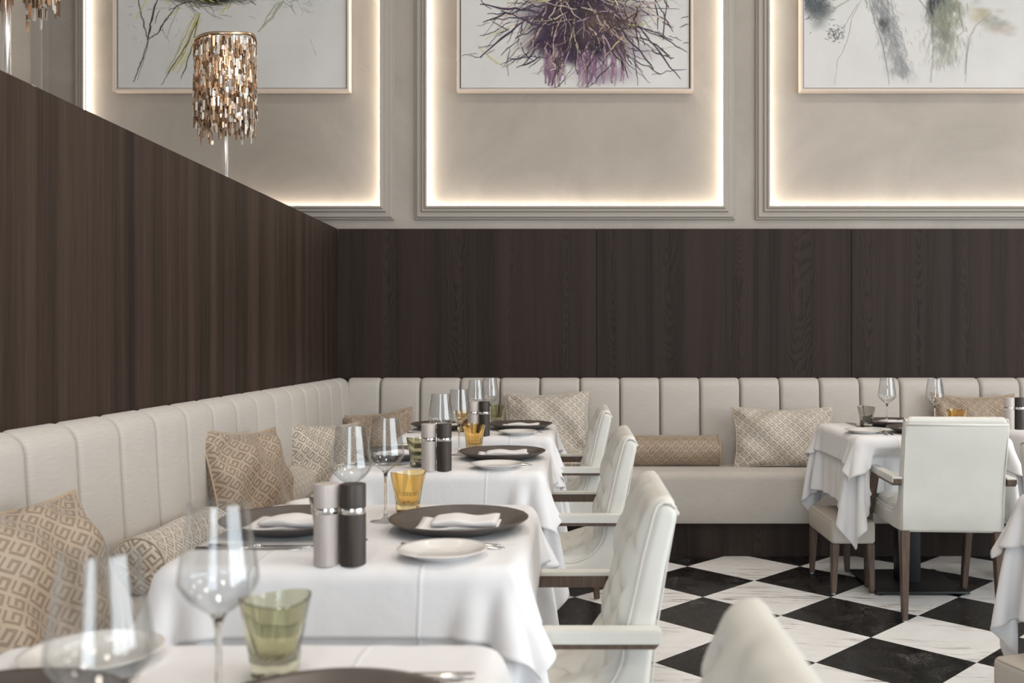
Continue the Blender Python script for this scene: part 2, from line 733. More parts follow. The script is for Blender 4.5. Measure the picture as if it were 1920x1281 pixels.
# floor: grout bed plus black and white diamond tiles
D = 0.2997                      # half of a tile's diagonal
floor = link('floor', box_me('floor', ROOM_X0 - 0.2, ROOM_X1 + 0.2, ROOM_Y0 - 0.2, WALL_Y + 0.2, -0.12, -0.0035, M['grout']), kind='structure')
edge = D * math.sqrt(2) - 0.0022


def tile_mesh(name, mat):
    return box_me(name, -edge / 2, edge / 2, -edge / 2, edge / 2, -0.012, 0.0, mat, 0.0008, 1, False)


tile_w, tile_b = tile_mesh('marble_tile', M['marble']), tile_mesh('black_tile', M['black_stone'])
rng = random.Random(5)
for i in range(-9, 10):
    for j in range(-19, 6):
        if (i + j) % 2 == 0:
            continue
        X, Y = 1.197 + D * i, 3.809 + D * j
        if X < -1.15 or X > 3.9 or Y > 5.45 or Y < -0.4:
            continue
        link('tile', tile_b if i % 2 == 0 else tile_w, floor, (X, Y, 0), (0, 0, PI / 4 + (PI / 2 * rng.choice((0, 2)) if i % 2 else PI / 2 * rng.randrange(4))))

# wood panelling on the far wall: four separate boards with hairline joints
wall_wood = link('wall_panelling', box_me('wall_panelling', PART_X, ROOM_X1, WALL_Y - 0.012, WALL_Y, 0, WOOD_TOP - 0.003, M['joint']), kind='structure')
xs = [PART_X, 0.135, 1.711, 3.287, 4.863, ROOM_X1]
for a, b in zip(xs[:-1], xs[1:]):
    link('panel', box_me('panel', a + 0.0016, b - 0.0016, WOOD_Y, WALL_Y - 0.011, 0.0, WOOD_TOP, M['wood_back'], 0.001, 1, False), wall_wood)
# partition that carries the left bench
part = link('wall_partition', box_me('wall_partition', PART_X - 0.20, PART_X - 0.012, -2.6, WALL_Y, 0, WOOD_TOP - 0.003, M['joint']), kind='structure')
ys = [-2.6, -1.04, 0.53, 2.11, 3.69, 5.262, WOOD_Y - 0.001]
for a, b in zip(ys[:-1], ys[1:]):
    link('panel', box_me('panel', PART_X - 0.013, PART_X, a + 0.0016, b - 0.0016, 0.0, WOOD_TOP, M['wood_part'], 0.001, 1, False), part)
link('capping', box_me('capping', PART_X - 0.21, PART_X - 0.0132, -2.6, WOOD_Y - 0.001, WOOD_TOP - 0.0195, WOOD_TOP, M['wood_part'], 0.001, 1, False), part)
link('panel', box_me('panel', PART_X - 0.213, PART_X - 0.2, -2.6, WALL_Y - 0.001, 0.0, WOOD_TOP - 0.02, M['wood_part']), part)

# moulded frames with a light strip behind the inner lip
MOULD = [(0, 0), (0, 0.012), (0.004, 0.018), (0.010, 0.018), (0.013, 0.028), (0.018, 0.033), (0.042, 0.033),
         (0.047, 0.040), (0.050, 0.048), (0.062, 0.048), (0.066, 0.056), (0.071, 0.060), (0.080, 0.060), (0.080, 0.050),
         (0.064, 0.050), (0.064, 0.0)]


def moulded_frame(name, x0, x1, z0, z1):
    vs, fs = [], []
    for d, y in MOULD:
        vs += [(x0 + d, WALL_Y - y, z0 + d), (x1 - d, WALL_Y - y, z0 + d), (x1 - d, WALL_Y - y, z1 - d), (x0 + d, WALL_Y - y, z1 - d)]
    for i in range(len(MOULD) - 1):
        for k in range(4):
            k2 = (k + 1) % 4
            fs.append((i * 4 + k, i * 4 + k2, i * 4 + 4 + k2, i * 4 + 4 + k))
    me = mesh_of(name, vs, fs, mats=[M['moulding']])
    o = link(name, fix_normals(me), kind='structure')
    # light strip: a thin ribbon on the channel wall, facing into the panel
    d = 0.0655
    vs = []
    for y in (0.012, 0.032):
        vs += [(x0 + d, WALL_Y - y, z0 + d), (x1 - d, WALL_Y - y, z0 + d), (x1 - d, WALL_Y - y, z1 - d), (x0 + d, WALL_Y - y, z1 - d)]
    fs = [(k, (k + 1) % 4, 4 + (k + 1) % 4, 4 + k) for k in range(4)]
    link('light_strip', mesh_of('light_strip', vs, fs, mats=[M['led']]), o)
    return o


FR_Z0, FR_Z1 = 1.950, 4.48
for i, cx in enumerate((-2.113, 0.0, 2.113, 4.226)):
    moulded_frame('trim_%d' % (i + 1), cx - 0.993, cx + 0.993, FR_Z0, FR_Z1)


def side_moulding(name, y0, y1, z0, z1):
    vs, fs = [], []
    for d, p in MOULD[:13] + [(0.08, 0.0)]:
        x = ROOM_X0 + p
        vs += [(x, y0 + d, z0 + d), (x, y1 - d, z0 + d), (x, y1 - d, z1 - d), (x, y0 + d, z1 - d)]
    for i in range(13):
        for k in range(4):
            k2 = (k + 1) % 4
            fs.append((i * 4 + k, i * 4 + k2, i * 4 + 4 + k2, i * 4 + 4 + k))
    link(name, fix_normals(mesh_of(name, vs, fs, mats=[M['moulding']])), kind='structure')


side_moulding('trim_5', 3.75, 5.74, FR_Z0, FR_Z1)

# ---------------------------------------------------------------- benches along the left partition and the far wall


def pad_mesh(name, w, z0, z1, depth, lean):
    """upholstered channel pad; local X = width, front towards -Y, back at Y=0"""
    nu, nz = 13, 22
    vs, fs = [], []
    g = 0.0012

    def f(t, r, full):      # rounded ramp from an edge
        t = min(1.0, t / r)
        return full * math.sqrt(max(0.0, 1 - (1 - t) ** 2))
    us = [0, .004, .012, .024, .05, .1, .2, .35, .5, .65, .8, .9, .95, .976, .988, .996, 1]
    zs = [0, .05, .12, .25, .4, .55, .7, .82, .9, .94, .965, .98, .99, .996, 1]
    h = z1 - z0
    for z in zs:
        for u in us:
            eu = min(u, 1 - u) * w
            ez = (1 - z) * h
            d = depth * 0.40 + f(eu, 0.012, depth * 0.52) + depth * 0.08 * math.sin(PI * u) ** 0.8
            d *= 0.25 + 0.75 * f(ez, 0.055, 1.0)
            d += lean * (1 - z)
            zz = z0 + z * h - (0.010 * (1 - min(1, eu / 0.02)) ** 2 if z > .9 else 0)
            vs.append(((u - 0.5) * (w - 2 * g), -d, zz))
    nU = len(us)
    for i in range(len(zs) - 1):
        for k in range(nU - 1):
            fs.append((i * nU + k, i * nU + k + 1, (i + 1) * nU + k + 1, (i + 1) * nU + k))
    # back sheet
    o = len(vs)
    for z in zs:
        for u in (us[0], us[-1]):
            vs.append(((u - 0.5) * (w - 2 * g), 0, z0 + z * h - (0.010 if z > .9 else 0)))
    for i in range(len(zs) - 1):
        a, b = o + 2 * i, o + 2 * i + 2
        fs.append((i * nU, (i + 1) * nU, b, a))
        fs.append((i * nU + nU - 1, a + 1, b + 1, (i + 1) * nU + nU - 1))
        fs.append((a, b, b + 1, a + 1))
    top = (len(zs) - 1) * nU
    fs.append(tuple(range(top, top + nU)) + (len(vs) - 1, len(vs) - 2))
    me = mesh_of(name, vs, fs, True, mats=[M['fabric']])
    fix_normals(me)
    try:
        me.set_sharp_from_angle(angle=R(55))
    except Exception:
        pass
    return me


BACK_TOP = 0.972


def seat_profile(me_name, length, mat):
    """seat cushion; local X = length, front at -Y (y=-0.55), back at y=0"""
    pts = [(0, 0.19), (0, 0.452)]
    rr = 0.045
    fy = -0.55
    for k in range(7):
        a = PI / 2 * k / 6
        pts.append((fy + rr - rr * math.sin(a), 0.475 - rr + rr * math.cos(a)))
    pts.insert(2, (-0.30, 0.468))
    pts += [(fy, 0.30), (fy + 0.004, 0.205), (fy + 0.014, 0.19)]
    vs, fs = extrude_poly(pts, 'x', 0, length)
    me = mesh_of(me_name, vs, fs, True, mats=[mat])
    fix_normals(me)
    me.set_sharp_from_angle(angle=R(40))
    return me


bench_b = thing('banquette', 'pale grey channel-backed upholstered bench along the dark far wall', 'bench', (0, WOOD_Y - 0.001, 0))
pitch = 0.244
x0 = -1.189
pm = pad_mesh('backrest_pad', pitch, 0.43, BACK_TOP, 0.095, 0.035)
k = 0
while x0 + pitch * (k + 1) < 4.6:
    link('backrest_pad', pm, bench_b, (x0 + pitch * (k + 0.5), 0, 0))
    k += 1
BX1 = x0 + pitch * k
cw = (-1.392) - x0
link('backrest_pad', pad_mesh('backrest_pad_corner', abs(cw), 0.43, BACK_TOP, 0.095, 0.035), bench_b, (x0 + cw / 2, 0, 0))
link('seat', seat_profile('seat', BX1 + 1.375, M['fabric']), bench_b, (-1.375, -0.09, 0))
link('plinth', box_me('plinth', -1.375, BX1, -0.585, -0.02, 0.0, 0.189, M['wood_back']), bench_b)

bench_l = thing('banquette', 'light grey channel-backed upholstered bench along the left wooden partition', 'bench', (PART_X + 0.001, 0, 0))
pl = 0.2455
pm2 = pad_mesh('backrest_pad_side', pl, 0.43, BACK_TOP, 0.088, 0.03)
yk = 5.565
y = yk
while y > -1.5:
    link('backrest_pad', pm2, bench_l, (0, y - pl / 2, 0), (0, 0, PI / 2))
    y -= pl
YL0 = y
link('backrest_pad', pad_mesh('backrest_pad_corner', 5.79 - yk, 0.43, BACK_TOP, 0.088, 0.03), bench_l, (0, (5.79 + yk) / 2, 0), (0, 0, PI / 2))
link('seat', seat_profile('seat', 5.18 - YL0, M['fabric']), bench_l, (0.085, YL0, 0), (0, 0, PI / 2))
link('plinth', box_me('plinth', 0.02, 0.58, YL0, 5.16, 0.0, 0.189, M['wood_back']), bench_l)

# ---------------------------------------------------------------- paintings


class Paint:
    def __init__(self, seed):
        self.v, self.f, self.c = [], [], []
        self.r = random.Random(seed)
        self.n = 0

    def ribbon(self, pts, w, col, alpha=1.0, taper=True):
        """pts: list of (x, z)"""
        y = -0.0006 - self.n * 2.5e-6
        self.n += 1
        n = len(pts)
        o = len(self.v)
        for i, (x, z) in enumerate(pts):
            a = pts[max(0, i - 1)]
            b = pts[min(n - 1, i + 1)]
            dx, dz = b[0] - a[0], b[1] - a[1]
            l = math.hypot(dx, dz) or 1
            t = i / (n - 1)
            ww = w * ((0.35 + 0.65 * math.sin(PI * min(1, t * 1.0 + 0.12) * 0.88)) if taper else 1) * self.r.uniform(0.75, 1.2)
            nx, nz = -dz / l * ww / 2, dx / l * ww / 2
            self.v += [(x + nx, y, z + nz), (x - nx, y, z - nz)]
            j = self.r.uniform(0.85, 1.15)
            cc = tuple(min(1, q * j) for q in col) + (alpha,)
            self.c += [cc, cc]
        for i in range(n - 1):
            self.f.append((o + 2 * i, o + 2 * i + 1, o + 2 * i + 3, o + 2 * i + 2))

    def stroke(self, x, z, ang, length, w, col, alpha=1.0, bend=0.5, n=9, jit=0.004):
        r = self.r
        pts = []
        k = r.uniform(-bend, bend)
        a = ang
        for i in range(n):
            pts.append((x + r.uniform(-jit, jit), z + r.uniform(-jit, jit)))
            x += math.cos(a) * length / n
            z += math.sin(a) * length / n
            a += k / n + r.uniform(-0.12, 0.12)
        self.ribbon(pts, w, col, alpha)
        return pts

    def blob(self, cx, cz, rx, rz, col, alpha, n=10, soft=0.6):
        for _ in range(n):
            x, z = cx + self.r.gauss(0, rx * 0.45), cz + self.r.gauss(0, rz * 0.45)
            y = -0.0006 - self.n * 2.5e-6
            self.n += 1
            o = len(self.v)
            s = self.r.uniform(0.35, 0.8)
            self.v.append((x, y, z))
            self.c.append(tuple(col) + (alpha,))
            for k in range(14):
                a = 2 * PI * k / 14
                q = s * self.r.uniform(0.8, 1.2)
                self.v.append((x + math.cos(a) * rx * q, y, z + math.sin(a) * rz * q))
                self.c.append(tuple(col) + (0.0,))
            for k in range(14):
                self.f.append((o, o + 1 + k, o + 1 + (k + 1) % 14))

    def build(self, name, hw, z0, z1):
        # keep paint on the canvas
        self.v = [(max(-hw, min(hw, x)), y, max(z0, min(z1, z))) for x, y, z in self.v]
        me = mesh_of(name, self.v, self.f, mats=[M['paint']])
        ca = me.color_attributes.new('paint', 'FLOAT_COLOR', 'POINT')
        ca.data.foreach_set('color', np.asarray(self.c, dtype=np.float32).ravel())
        return me


PW = 1.452      # outer width
PZ0 = 2.735     # bottom of the frame
PH = 1.50
PY = 5.80


def painting(cx, label, draw, seed):
    t = thing('painting', label, 'painting', (cx, PY, PZ0))
    hw = PW / 2
    fr = 0.020
    dep = 0.045
    bm_parts = []
    # frame: four mitred lengths as one moulding
    prof = [(0, 0.045), (0, -0.014), (0.003, -0.017), (0.013, -0.017), (fr - 0.004, -0.014), (fr - 0.004, 0.0), (fr - 0.004, 0.045)]
    vs, fs = [], []
    for d, yy in prof:
        vs += [(-hw + d, yy, d), (hw - d, yy, d), (hw - d, yy, PH - d), (-hw + d, yy, PH - d)]
    for i in range(len(prof) - 1):
        for k in range(4):
            k2 = (k + 1) % 4
            fs.append((i * 4 + k, i * 4 + k2, i * 4 + 4 + k2, i * 4 + 4 + k))
    link('frame', fix_normals(mesh_of('frame', vs, fs, mats=[M['pink_frame']])), t)
    link('backing', box_me('backing', -hw + 0.015, hw - 0.015, 0.012, 0.044, 0.015, PH - 0.015, M['shadow_gap']), t)
    g = fr + 0.003
    cv = link('canvas', box_me('canvas', -hw + g, hw - g, 0.0, 0.011, g, PH - g, M['canvas'], 0.001, 1, False), t)
    p = Paint(seed)
    draw(p)
    link('brush_strokes', p.build('brush_strokes', hw - g - 0.004, g + 0.002, PH - g - 0.002), cv, kind='stuff')
    return t


def pxm(cx, px, py):
    """picture position (photo pixels) to painting metres"""
    S = PY / 1765.0
    return (px - 1078) * S - cx, CAM_H + (639 - py) * S - PZ0


def draw_purple(p):
    cx = 0.0
    P = lambda x, y: pxm(cx, x, y)
    r = p.r
    dark = [(0.03, 0.012, 0.04), (0.015, 0.008, 0.015), (0.06, 0.03, 0.075), (0.05, 0.03, 0.025)]
    lite = [(0.50, 0.36, 0.32), (0.42, 0.33, 0.30), (0.62, 0.52, 0.42), (0.40, 0.28, 0.36), (0.55, 0.48, 0.25)]
    c0 = P(1085, -60)
    x, z = P(1075, 110)
    p.blob(x, z + 0.06, 0.34, 0.13, (0.30, 0.18, 0.32), 0.32, 14)
    x, z = P(1080, 60)
    p.blob(x, z, 0.26, 0.16, (0.06, 0.02, 0.08), 0.75, 34)
    x, z = P(1050, 78)
    p.blob(x, z, 0.17, 0.07, (0.05, 0.012, 0.07), 0.85, 26)
    x, z = P(1100, 72)
    p.blob(x, z, 0.12, 0.09, (0.02, 0.01, 0.022), 0.85, 16)
    x, z = P(1085, -20)
    p.blob(x, z, 0.34, 0.20, (0.04, 0.02, 0.05), 0.7, 30)
    x, z = P(1150, 60)
    p.blob(x, z, 0.14, 0.16, (0.28, 0.17, 0.14), 0.4, 8)
    # drips
    for _ in range(90):
        px = r.choice((r.uniform(1022, 1060), r.uniform(1085, 1118), r.uniform(1118, 1172)))
        x, z = P(px, r.uniform(88, 112))
        p.stroke(x, z, -PI / 2 + r.uniform(-.06, .06), r.uniform(0.08, 0.26), r.uniform(0.006, 0.026), r.choice(((0.34, 0.20, 0.30), (0.20, 0.09, 0.19), (0.42, 0.31, 0.35))), r.uniform(.25, .7), 0.1)
    # twigs
    for i in range(330):
        px, py = r.gauss(1085, 70), r.gauss(10, 52)
        x, z = P(px, py)
        a = math.atan2(z - c0[1], x - c0[0]) + r.gauss(0, 0.9)
        col = r.choice(dark if r.random() < 0.62 else lite)
        p.stroke(x, z, a, r.uniform(0.10, 0.32), r.uniform(0.002, 0.011), col, r.uniform(.7, 1), 0.9)
    for i in range(150):
        px, py = r.gauss(1080, 85), r.uniform(30, 110)
        x, z = P(px, py)
        a = -PI / 2 + (px - 1080) / 130.0 + r.gauss(0, 0.35)
        col = r.choice(dark + lite[:1])
        p.stroke(x, z, a, r.uniform(0.06, 0.2), r.uniform(0.003, 0.008), col, r.uniform(.6, 1), 0.5)
    for (a, b, w) in (((900, 8), (1020, 25), .013), ((900, 108), (990, 32), .012), ((912, 38), (1010, 30), .008), ((965, 72), (1040, 40), .007),
                      ((1225, 130), (1150, 35), .010), ((1275, 148), (1190, 40), .008), ((1288, 98), (1200, 50), .006), ((1250, 0), (1243, 75), .007),
                      ((1222, 140), (1285, 130), .004), ((1196, 160), (1185, 70), .005), ((905, 42), (1000, 10), .009), ((1230, 0), (1262, 60), .006),
                      ((940, 20), (1040, 60), .010), ((1200, 20), (1120, 70), .010), ((1170, 100), (1240, 140), .006), ((1035, 160), (1060, 60), .008)):
        (x0, z0), (x1, z1) = P(*a), P(*b)
        pts = [(x0 + (x1 - x0) * t / 9 + r.uniform(-.004, .004), z0 + (z1 - z0) * t / 9 + math.sin(t / 9 * PI) * r.uniform(-.012, .012)) for t in range(10)]
        p.ribbon(pts[::-1], w, r.choice(dark), 1.0)
    for i in range(90):
        px, py = r.gauss(1090, 60), r.gauss(-150, 60)
        x, z = P(px, py)
        p.stroke(x, z, r.uniform(0, 2 * PI), r.uniform(0.12, 0.4), r.uniform(0.005, 0.016), r.choice(dark + lite), 0.9, 1.0)


def draw_branches(p):
    cx = -2.113
    P = lambda x, y: pxm(cx, x, y)
    r = p.r
    dk = (0.05, 0.045, 0.04)
    yl = (0.62, 0.56, 0.16)
    x, z = P(375, -18)
    p.blob(x, z, 0.22, 0.085, (0.03, 0.03, 0.022), 0.75, 22)
    p.blob(x - 0.03, z + 0.05, 0.25, 0.10, (0.03, 0.03, 0.02), 0.7, 16)
    for i in range(120):
        px, py = r.gauss(375, 42), r.gauss(-12, 16)
        x, z = P(px, py)
        p.stroke(x, z, r.choice((0, PI)) + r.gauss(0, 0.5), r.uniform(0.05, 0.2), r.uniform(0.002, 0.007), r.choice((dk, dk, (0.2, 0.17, 0.08), (0.4, 0.38, 0.3), yl)), r.uniform(.5, .95), 0.9)

    def poly(pts, w, col, al=0.95):
        q = []
        for a, b in zip(pts[:-1], pts[1:]):
            for t in range(5):
                q.append((a[0] + (b[0] - a[0]) * t / 5 + r.uniform(-1.2, 1.2), a[1] + (b[1] - a[1]) * t / 5 + r.uniform(-1.2, 1.2)))
        q.append(pts[-1])
        p.ribbon([P(*s) for s in q], w, col, al)
    poly([(257, -5), (266, 30), (274, 62), (278, 74)], .010, (0.16, 0.15, 0.14))
    poly([(296, -4), (284, 35), (280, 60), (277, 75)], .012, dk)
    poly([(277, 74), (270, 105), (260, 128), (250, 154)], .009, (0.13, 0.12, 0.11))
    poly([(330, 15), (308, 40), (298, 60), (278, 74)], .009, dk)
    poly([(310, 30), (304, 55), (318, 80)], .004, (0.3, 0.29, 0.28), .7)
    poly([(306, 55), (280, 72), (258, 150)], .005, (0.2, 0.19, 0.18), .6)
    for _ in range(9):
        o = r.uniform(-14, 10)
        poly([(372 + o * .4, 25), (356 + o, 70 + r.uniform(-8, 8)), (340 + o, 110), (322 + o, 140 + r.uniform(-10, 12))], r.uniform(.003, .008), r.choice((dk, yl, yl, (0.3, 0.3, 0.2))), .85)
    poly([(374, 28), (360, 90), (345, 135), (339, 148)], .006, dk)
    poly([(372, 35), (352, 80), (320, 130), (302, 160)], .006, dk, .9)
    poly([(375, 10), (400, 30), (418, 36)], .008, (0.4, 0.39, 0.37), .6)
    poly([(532, 0), (510, 32), (484, 60)], .016, (0.45, 0.45, 0.30), .55)
    poly([(520, 5), (505, 25), (490, 55)], .008, (0.35, 0.36, 0.22), .5)
    poly([(581, 72), (590, 95), (593, 105)], .008, (0.62, 0.61, 0.6), .6)
    for _ in range(46):
        x, z = P(r.uniform(430, 600), r.gauss(4, 10))
        p.stroke(x, z, r.uniform(0, 2 * PI), r.uniform(0.02, 0.11), r.uniform(0.0015, 0.004), (0.25, 0.24, 0.22), r.uniform(.3, .7), 1)
    for _ in range(22):
        x, z = P(r.uniform(225, 360), r.uniform(10, 90))
        p.stroke(x, z, r.uniform(0, 2 * PI), r.uniform(0.01, 0.05), 0.002, (0.3, 0.29, 0.27), .5, 1)
    for _ in range(60):
        x, z = P(r.gauss(380, 80), r.gauss(-150, 70))
        p.stroke(x, z, r.uniform(0, 2 * PI), r.uniform(0.1, 0.4), r.uniform(0.003, 0.01), r.choice((dk, yl, (0.3, 0.28, 0.2))), .85, 1)


def draw_trunks(p):
    cx = 2.113
    P = lambda x, y: pxm(cx, x, y)
    r = p.r
    sl = (0.13, 0.155, 0.17)
    x, z = P(1530, 8)
    p.blob(x - .02, z, 0.12, 0.12, sl, 0.42, 16)
    for _ in range(130):
        x, z = P(r.gauss(1530, 17), r.gauss(8, 17))
        p.stroke(x, z, r.uniform(0, 2 * PI), r.uniform(0.02, 0.06), r.uniform(0.002, 0.005), r.choice((sl, (0.06, 0.07, 0.075))), r.uniform(.5, .95), 1, 5)
    for _ in range(60):
        x, z = P(r.gauss(1568, 8), r.gauss(62, 7))
        p.stroke(x, z, r.uniform(0, 2 * PI), r.uniform(0.01, 0.04), 0.0035, (0.06, 0.065, 0.075), .8, 1, 5)

    def poly(pts, w, col, al=.9):
        q = []
        for a, b in zip(pts[:-1], pts[1:]):
            for t in range(5):
                q.append((a[0] + (b[0] - a[0]) * t / 5 + r.uniform(-.8, .8), a[1] + (b[1] - a[1]) * t / 5 + r.uniform(-.8, .8)))
        q.append(pts[-1])
        p.ribbon([P(*s) for s in q], w, col, al)
    poly([(1617, -5), (1597, 35), (1588, 80), (1570, 115), (1565, 158)], .004, (0.35, 0.34, 0.33), .7)
    poly([(1610, 5), (1594, 30), (1582, 55)], .004, (0.3, 0.27, 0.26), .7)
    # left trunk
    for t in range(22):
        f = t / 21
        x, z = P(1645 + 48 * f + r.uniform(-3, 3), -10 + 150 * f)
        p.blob(x, z, 0.065 + .02 * f, 0.06, (0.40, 0.42, 0.425), 0.26 * (1 - .5 * f), 2)
    for _ in range(330):
        f = r.random()
        x, z = P(1645 + 48 * f + r.gauss(0, 13), -10 + 150 * f)
        p.stroke(x, z, -PI / 2 + .3 + r.gauss(0, .5), r.uniform(0.02, 0.06), 0.0022, r.choice(((0.2, 0.21, 0.22), (0.35, 0.35, 0.35))), (0.75 - .45 * f), .5, 5)
    for _ in range(420):
        f = r.random()
        x, z = P(1645 + 48 * f + r.gauss(0, 11), -14 + 150 * f)
        p.stroke(x, z, -PI / 2 + .3 + r.gauss(0, .25), r.uniform(0.03, 0.10), r.uniform(0.003, 0.012), r.choice(((0.30, 0.32, 0.33), (0.42, 0.43, 0.44), (0.5, 0.51, 0.5))), 0.28 - .14 * f, .3, 6)
    x, z = P(1658, 45)
    p.blob(x, z, 0.04, 0.06, (0.10, 0.11, 0.12), 0.5, 8)
    poly([(1628, -5), (1640, 40), (1655, 85), (1663, 125), (1667, 158)], .004, (0.2, 0.2, 0.2), .8)
    poly([(1668, -5), (1680, 40), (1695, 80), (1702, 105)], .003, (0.35, 0.35, 0.35), .7)
    # right trunk
    for t in range(20):
        f = t / 19
        x, z = P(1768 + 2 * f + r.uniform(-8, 8), -20 + 95 * f)
        p.blob(x, z, 0.10, 0.07, (0.32, 0.35, 0.24) if r.random() < .7 else (0.22, 0.26, 0.26), 0.34, 2)
    x, z = P(1752, 5)
    p.blob(x, z, 0.045, 0.10, (0.06, 0.07, 0.08), 0.55, 12)
    for _ in range(280):
        f = r.random()
        x, z = P(1772 + r.gauss(0, 16), 5 + 120 * f)
        p.stroke(x, z, -PI / 2 + r.gauss(0, .45), r.uniform(0.02, 0.06), 0.0025, r.choice(((0.35, 0.36, 0.22), (0.45, 0.42, 0.35), (0.2, 0.2, 0.18))), .65 - .35 * f, .6, 5)
    for _ in range(420):
        f = r.random()
        x, z = P(1772 + r.gauss(0, 17), -14 + 130 * f)
        p.stroke(x, z, -PI / 2 + r.gauss(0, .25), r.uniform(0.03, 0.10), r.uniform(0.003, 0.012), r.choice(((0.34, 0.37, 0.24), (0.26, 0.30, 0.28), (0.42, 0.42, 0.33), (0.48, 0.45, 0.34))), (0.34 - .24 * f), .3, 6)
    poly([(1720, -5), (1738, 18), (1746, 35), (1750, 80), (1745, 155)], .005, (0.22, 0.23, 0.23), .8)
    poly([(1795, -5), (1801, 40), (1808, 58), (1795, 70)], .005, (0.3, 0.27, 0.2), .7)
    poly([(1860, 22), (1830, 48), (1815, 75), (1810, 155)], .005, (0.35, 0.33, 0.32), .75)
    poly([(1822, 70), (1812, 100), (1809, 140)], .007, (0.3, 0.29, 0.28), .5)
    for _ in range(14):
        x, z = P(r.uniform(1815, 1900), r.uniform(0, 60))
        p.blob(x, z, 0.10, 0.05, r.choice(((0.5, 0.5, 0.4), (0.6, 0.5, 0.42), (0.45, 0.47, 0.42), (0.62, 0.55, 0.3))), 0.3, 2)
    for _ in range(40):
        x, z = P(r.uniform(1500, 1920), r.gauss(-150, 60))
        p.stroke(x, z, r.uniform(0, 2 * PI), r.uniform(0.05, 0.3), 0.006, r.choice((sl, (0.3, 0.32, 0.22), (0.4, 0.38, 0.35))), .7, 1)


painting(-2.113, 'framed painting of thin black and yellow branches, behind the table lamp', draw_branches, 3)
painting(0.0, 'framed painting of a dense purple and black nest, middle of the wall', draw_purple, 7)
painting(2.113, 'framed painting of grey and green tree trunks, rightmost on the wall', draw_trunks, 11)

# ---------------------------------------------------------------- lamps on the partition


def make_lamp(seed, loc, label):
    r = random.Random(seed)
    t = thing('table_lamp', label, 'lamp', loc, 0, 'tall lamps standing on the wooden partition')
    link('base', lathe_me('base', [(0, 0), (0.085, 0), (0.085, 0.006), (0.078, 0.011), (0.016, 0.013), (0.0, 0.013)], M['chrome'], 32), t)
    link('pole', lathe_me('pole', [(0.0, 0.012), (0.013, 0.012), (0.013, 0.56), (0.006, 0.57), (0.006, 0.62), (0.0, 0.62)], M['chrome'], 20), t)
    Z0, Z1, RAD = 0.27, 0.655, 0.130
    # wavy top rim of the shade

    def top(a):
        return Z1 - 0.012 + 0.022 * math.sin(2 * a + 2.6) + 0.012 * math.sin(3 * a + 1.0)
    vs, fs = [], []
    n = 64
    for k in range(n):
        a = 2 * PI * k / n
        for rr, dz in ((RAD - 0.004, 0.0), (RAD + 0.004, 0.0), (RAD + 0.004, 0.014), (RAD - 0.004, 0.014)):
            vs.append((rr * math.cos(a), rr * math.sin(a), top(a) + dz))
    for k in range(n):
        k2 = (k + 1) % n
        for q in range(4):
            q2 = (q + 1) % 4
            fs.append((k * 4 + q, k * 4 + q2, k2 * 4 + q2, k2 * 4 + q))
    link('shade_rim', fix_normals(mesh_of('shade_rim', vs, fs, True, mats=[M['lamp_gold']])), t)
    arms = []
    for k in range(3):
        a = 2 * PI * k / 3 + .4
        arms.append(tube([(0, 0, 0.60), (RAD * .5 * math.cos(a), RAD * .5 * math.sin(a), 0.62), (RAD * math.cos(a), RAD * math.sin(a), top(a) + 0.01)], 0.003, 6))
    vs, fs = join(arms)
    link('spider', mesh_of('spider', vs, fs, True, mats=[M['lamp_gold']]), t)
    # hanging metal tags, strand after strand
    V, F, FM = [], [], []
    for layer, (rad, ns) in enumerate(((RAD, 88), (RAD - 0.016, 60))):
        for s in range(ns):
            a = 2 * PI * (s + r.uniform(-.25, .25)) / ns
            z = top(a) + r.uniform(-0.012, 0.004)
            end = Z0 + r.uniform(-0.03, 0.05) - (0.03 if r.random() < 0.18 else 0)
            while z > end:
                L = r.uniform(0.012, 0.046)
                w = r.uniform(0.003, 0.0062)
                tw = a + PI / 2 + r.gauss(0, 0.45)
                rr = rad + r.uniform(-0.004, 0.004)
                c0 = Vector((rr * math.cos(a), rr * math.sin(a), 0))
                d = Vector((math.cos(tw), math.sin(tw), 0)) * w
                nn = Vector((math.cos(a), math.sin(a), 0)) * 0.0008
                tilt = Vector((math.cos(a), math.sin(a), 0)) * r.gauss(0, 0.0022)
                o = len(V)
                ch = w * 0.55
                prof = [(-1, -L + ch), (-.5, -L), (.5, -L), (1, -L + ch), (1, -ch), (.5, 0), (-.5, 0), (-1, -ch)]
                for sgn in (1, -1):
                    for (u, dz) in prof:
                        V.append(c0 + d * u + nn * sgn + tilt * (dz / L) + Vector((0, 0, z + dz)))
                F.append(tuple(o + q for q in range(8)))
                F.append(tuple(o + 15 - q for q in range(8)))
                for q in range(8):
                    F.append((o + q, o + 8 + q, o + 8 + (q + 1) % 8, o + (q + 1) % 8))
                mi = r.choices((0, 1, 2, 3), (0.20, 0.26, 0.42, 0.12))[0]
                FM += [mi] * 10
                z -= L + 0.0015
    me = mesh_of('hanging_tags', V, F, False, mats=[M['lamp_silver'], M['lamp_gold'], M['lamp_bronze'], M['lamp_pearl']], fmat=FM)
    link('hanging_tags', fix_normals(me), t, kind='stuff')
    link('bulb', lathe_me('bulb', [(0, 0.49), (0.012, 0.495), (0.022, 0.525), (0.024, 0.55), (0.016, 0.58), (0.0, 0.59)], M['bulb'], 16), t)
    d = bpy.data.lights.new('lamp_glow', 'POINT')
    d.energy = 1.6
    d.color = (1.0, 0.68, 0.40)
    d.shadow_soft_size = 0.03
    o = bpy.data.objects.new('lamp_glow', d)
    COL.objects.link(o)
    o.parent = t
    o.location = (0.05, -0.03, 0.52)
    return t


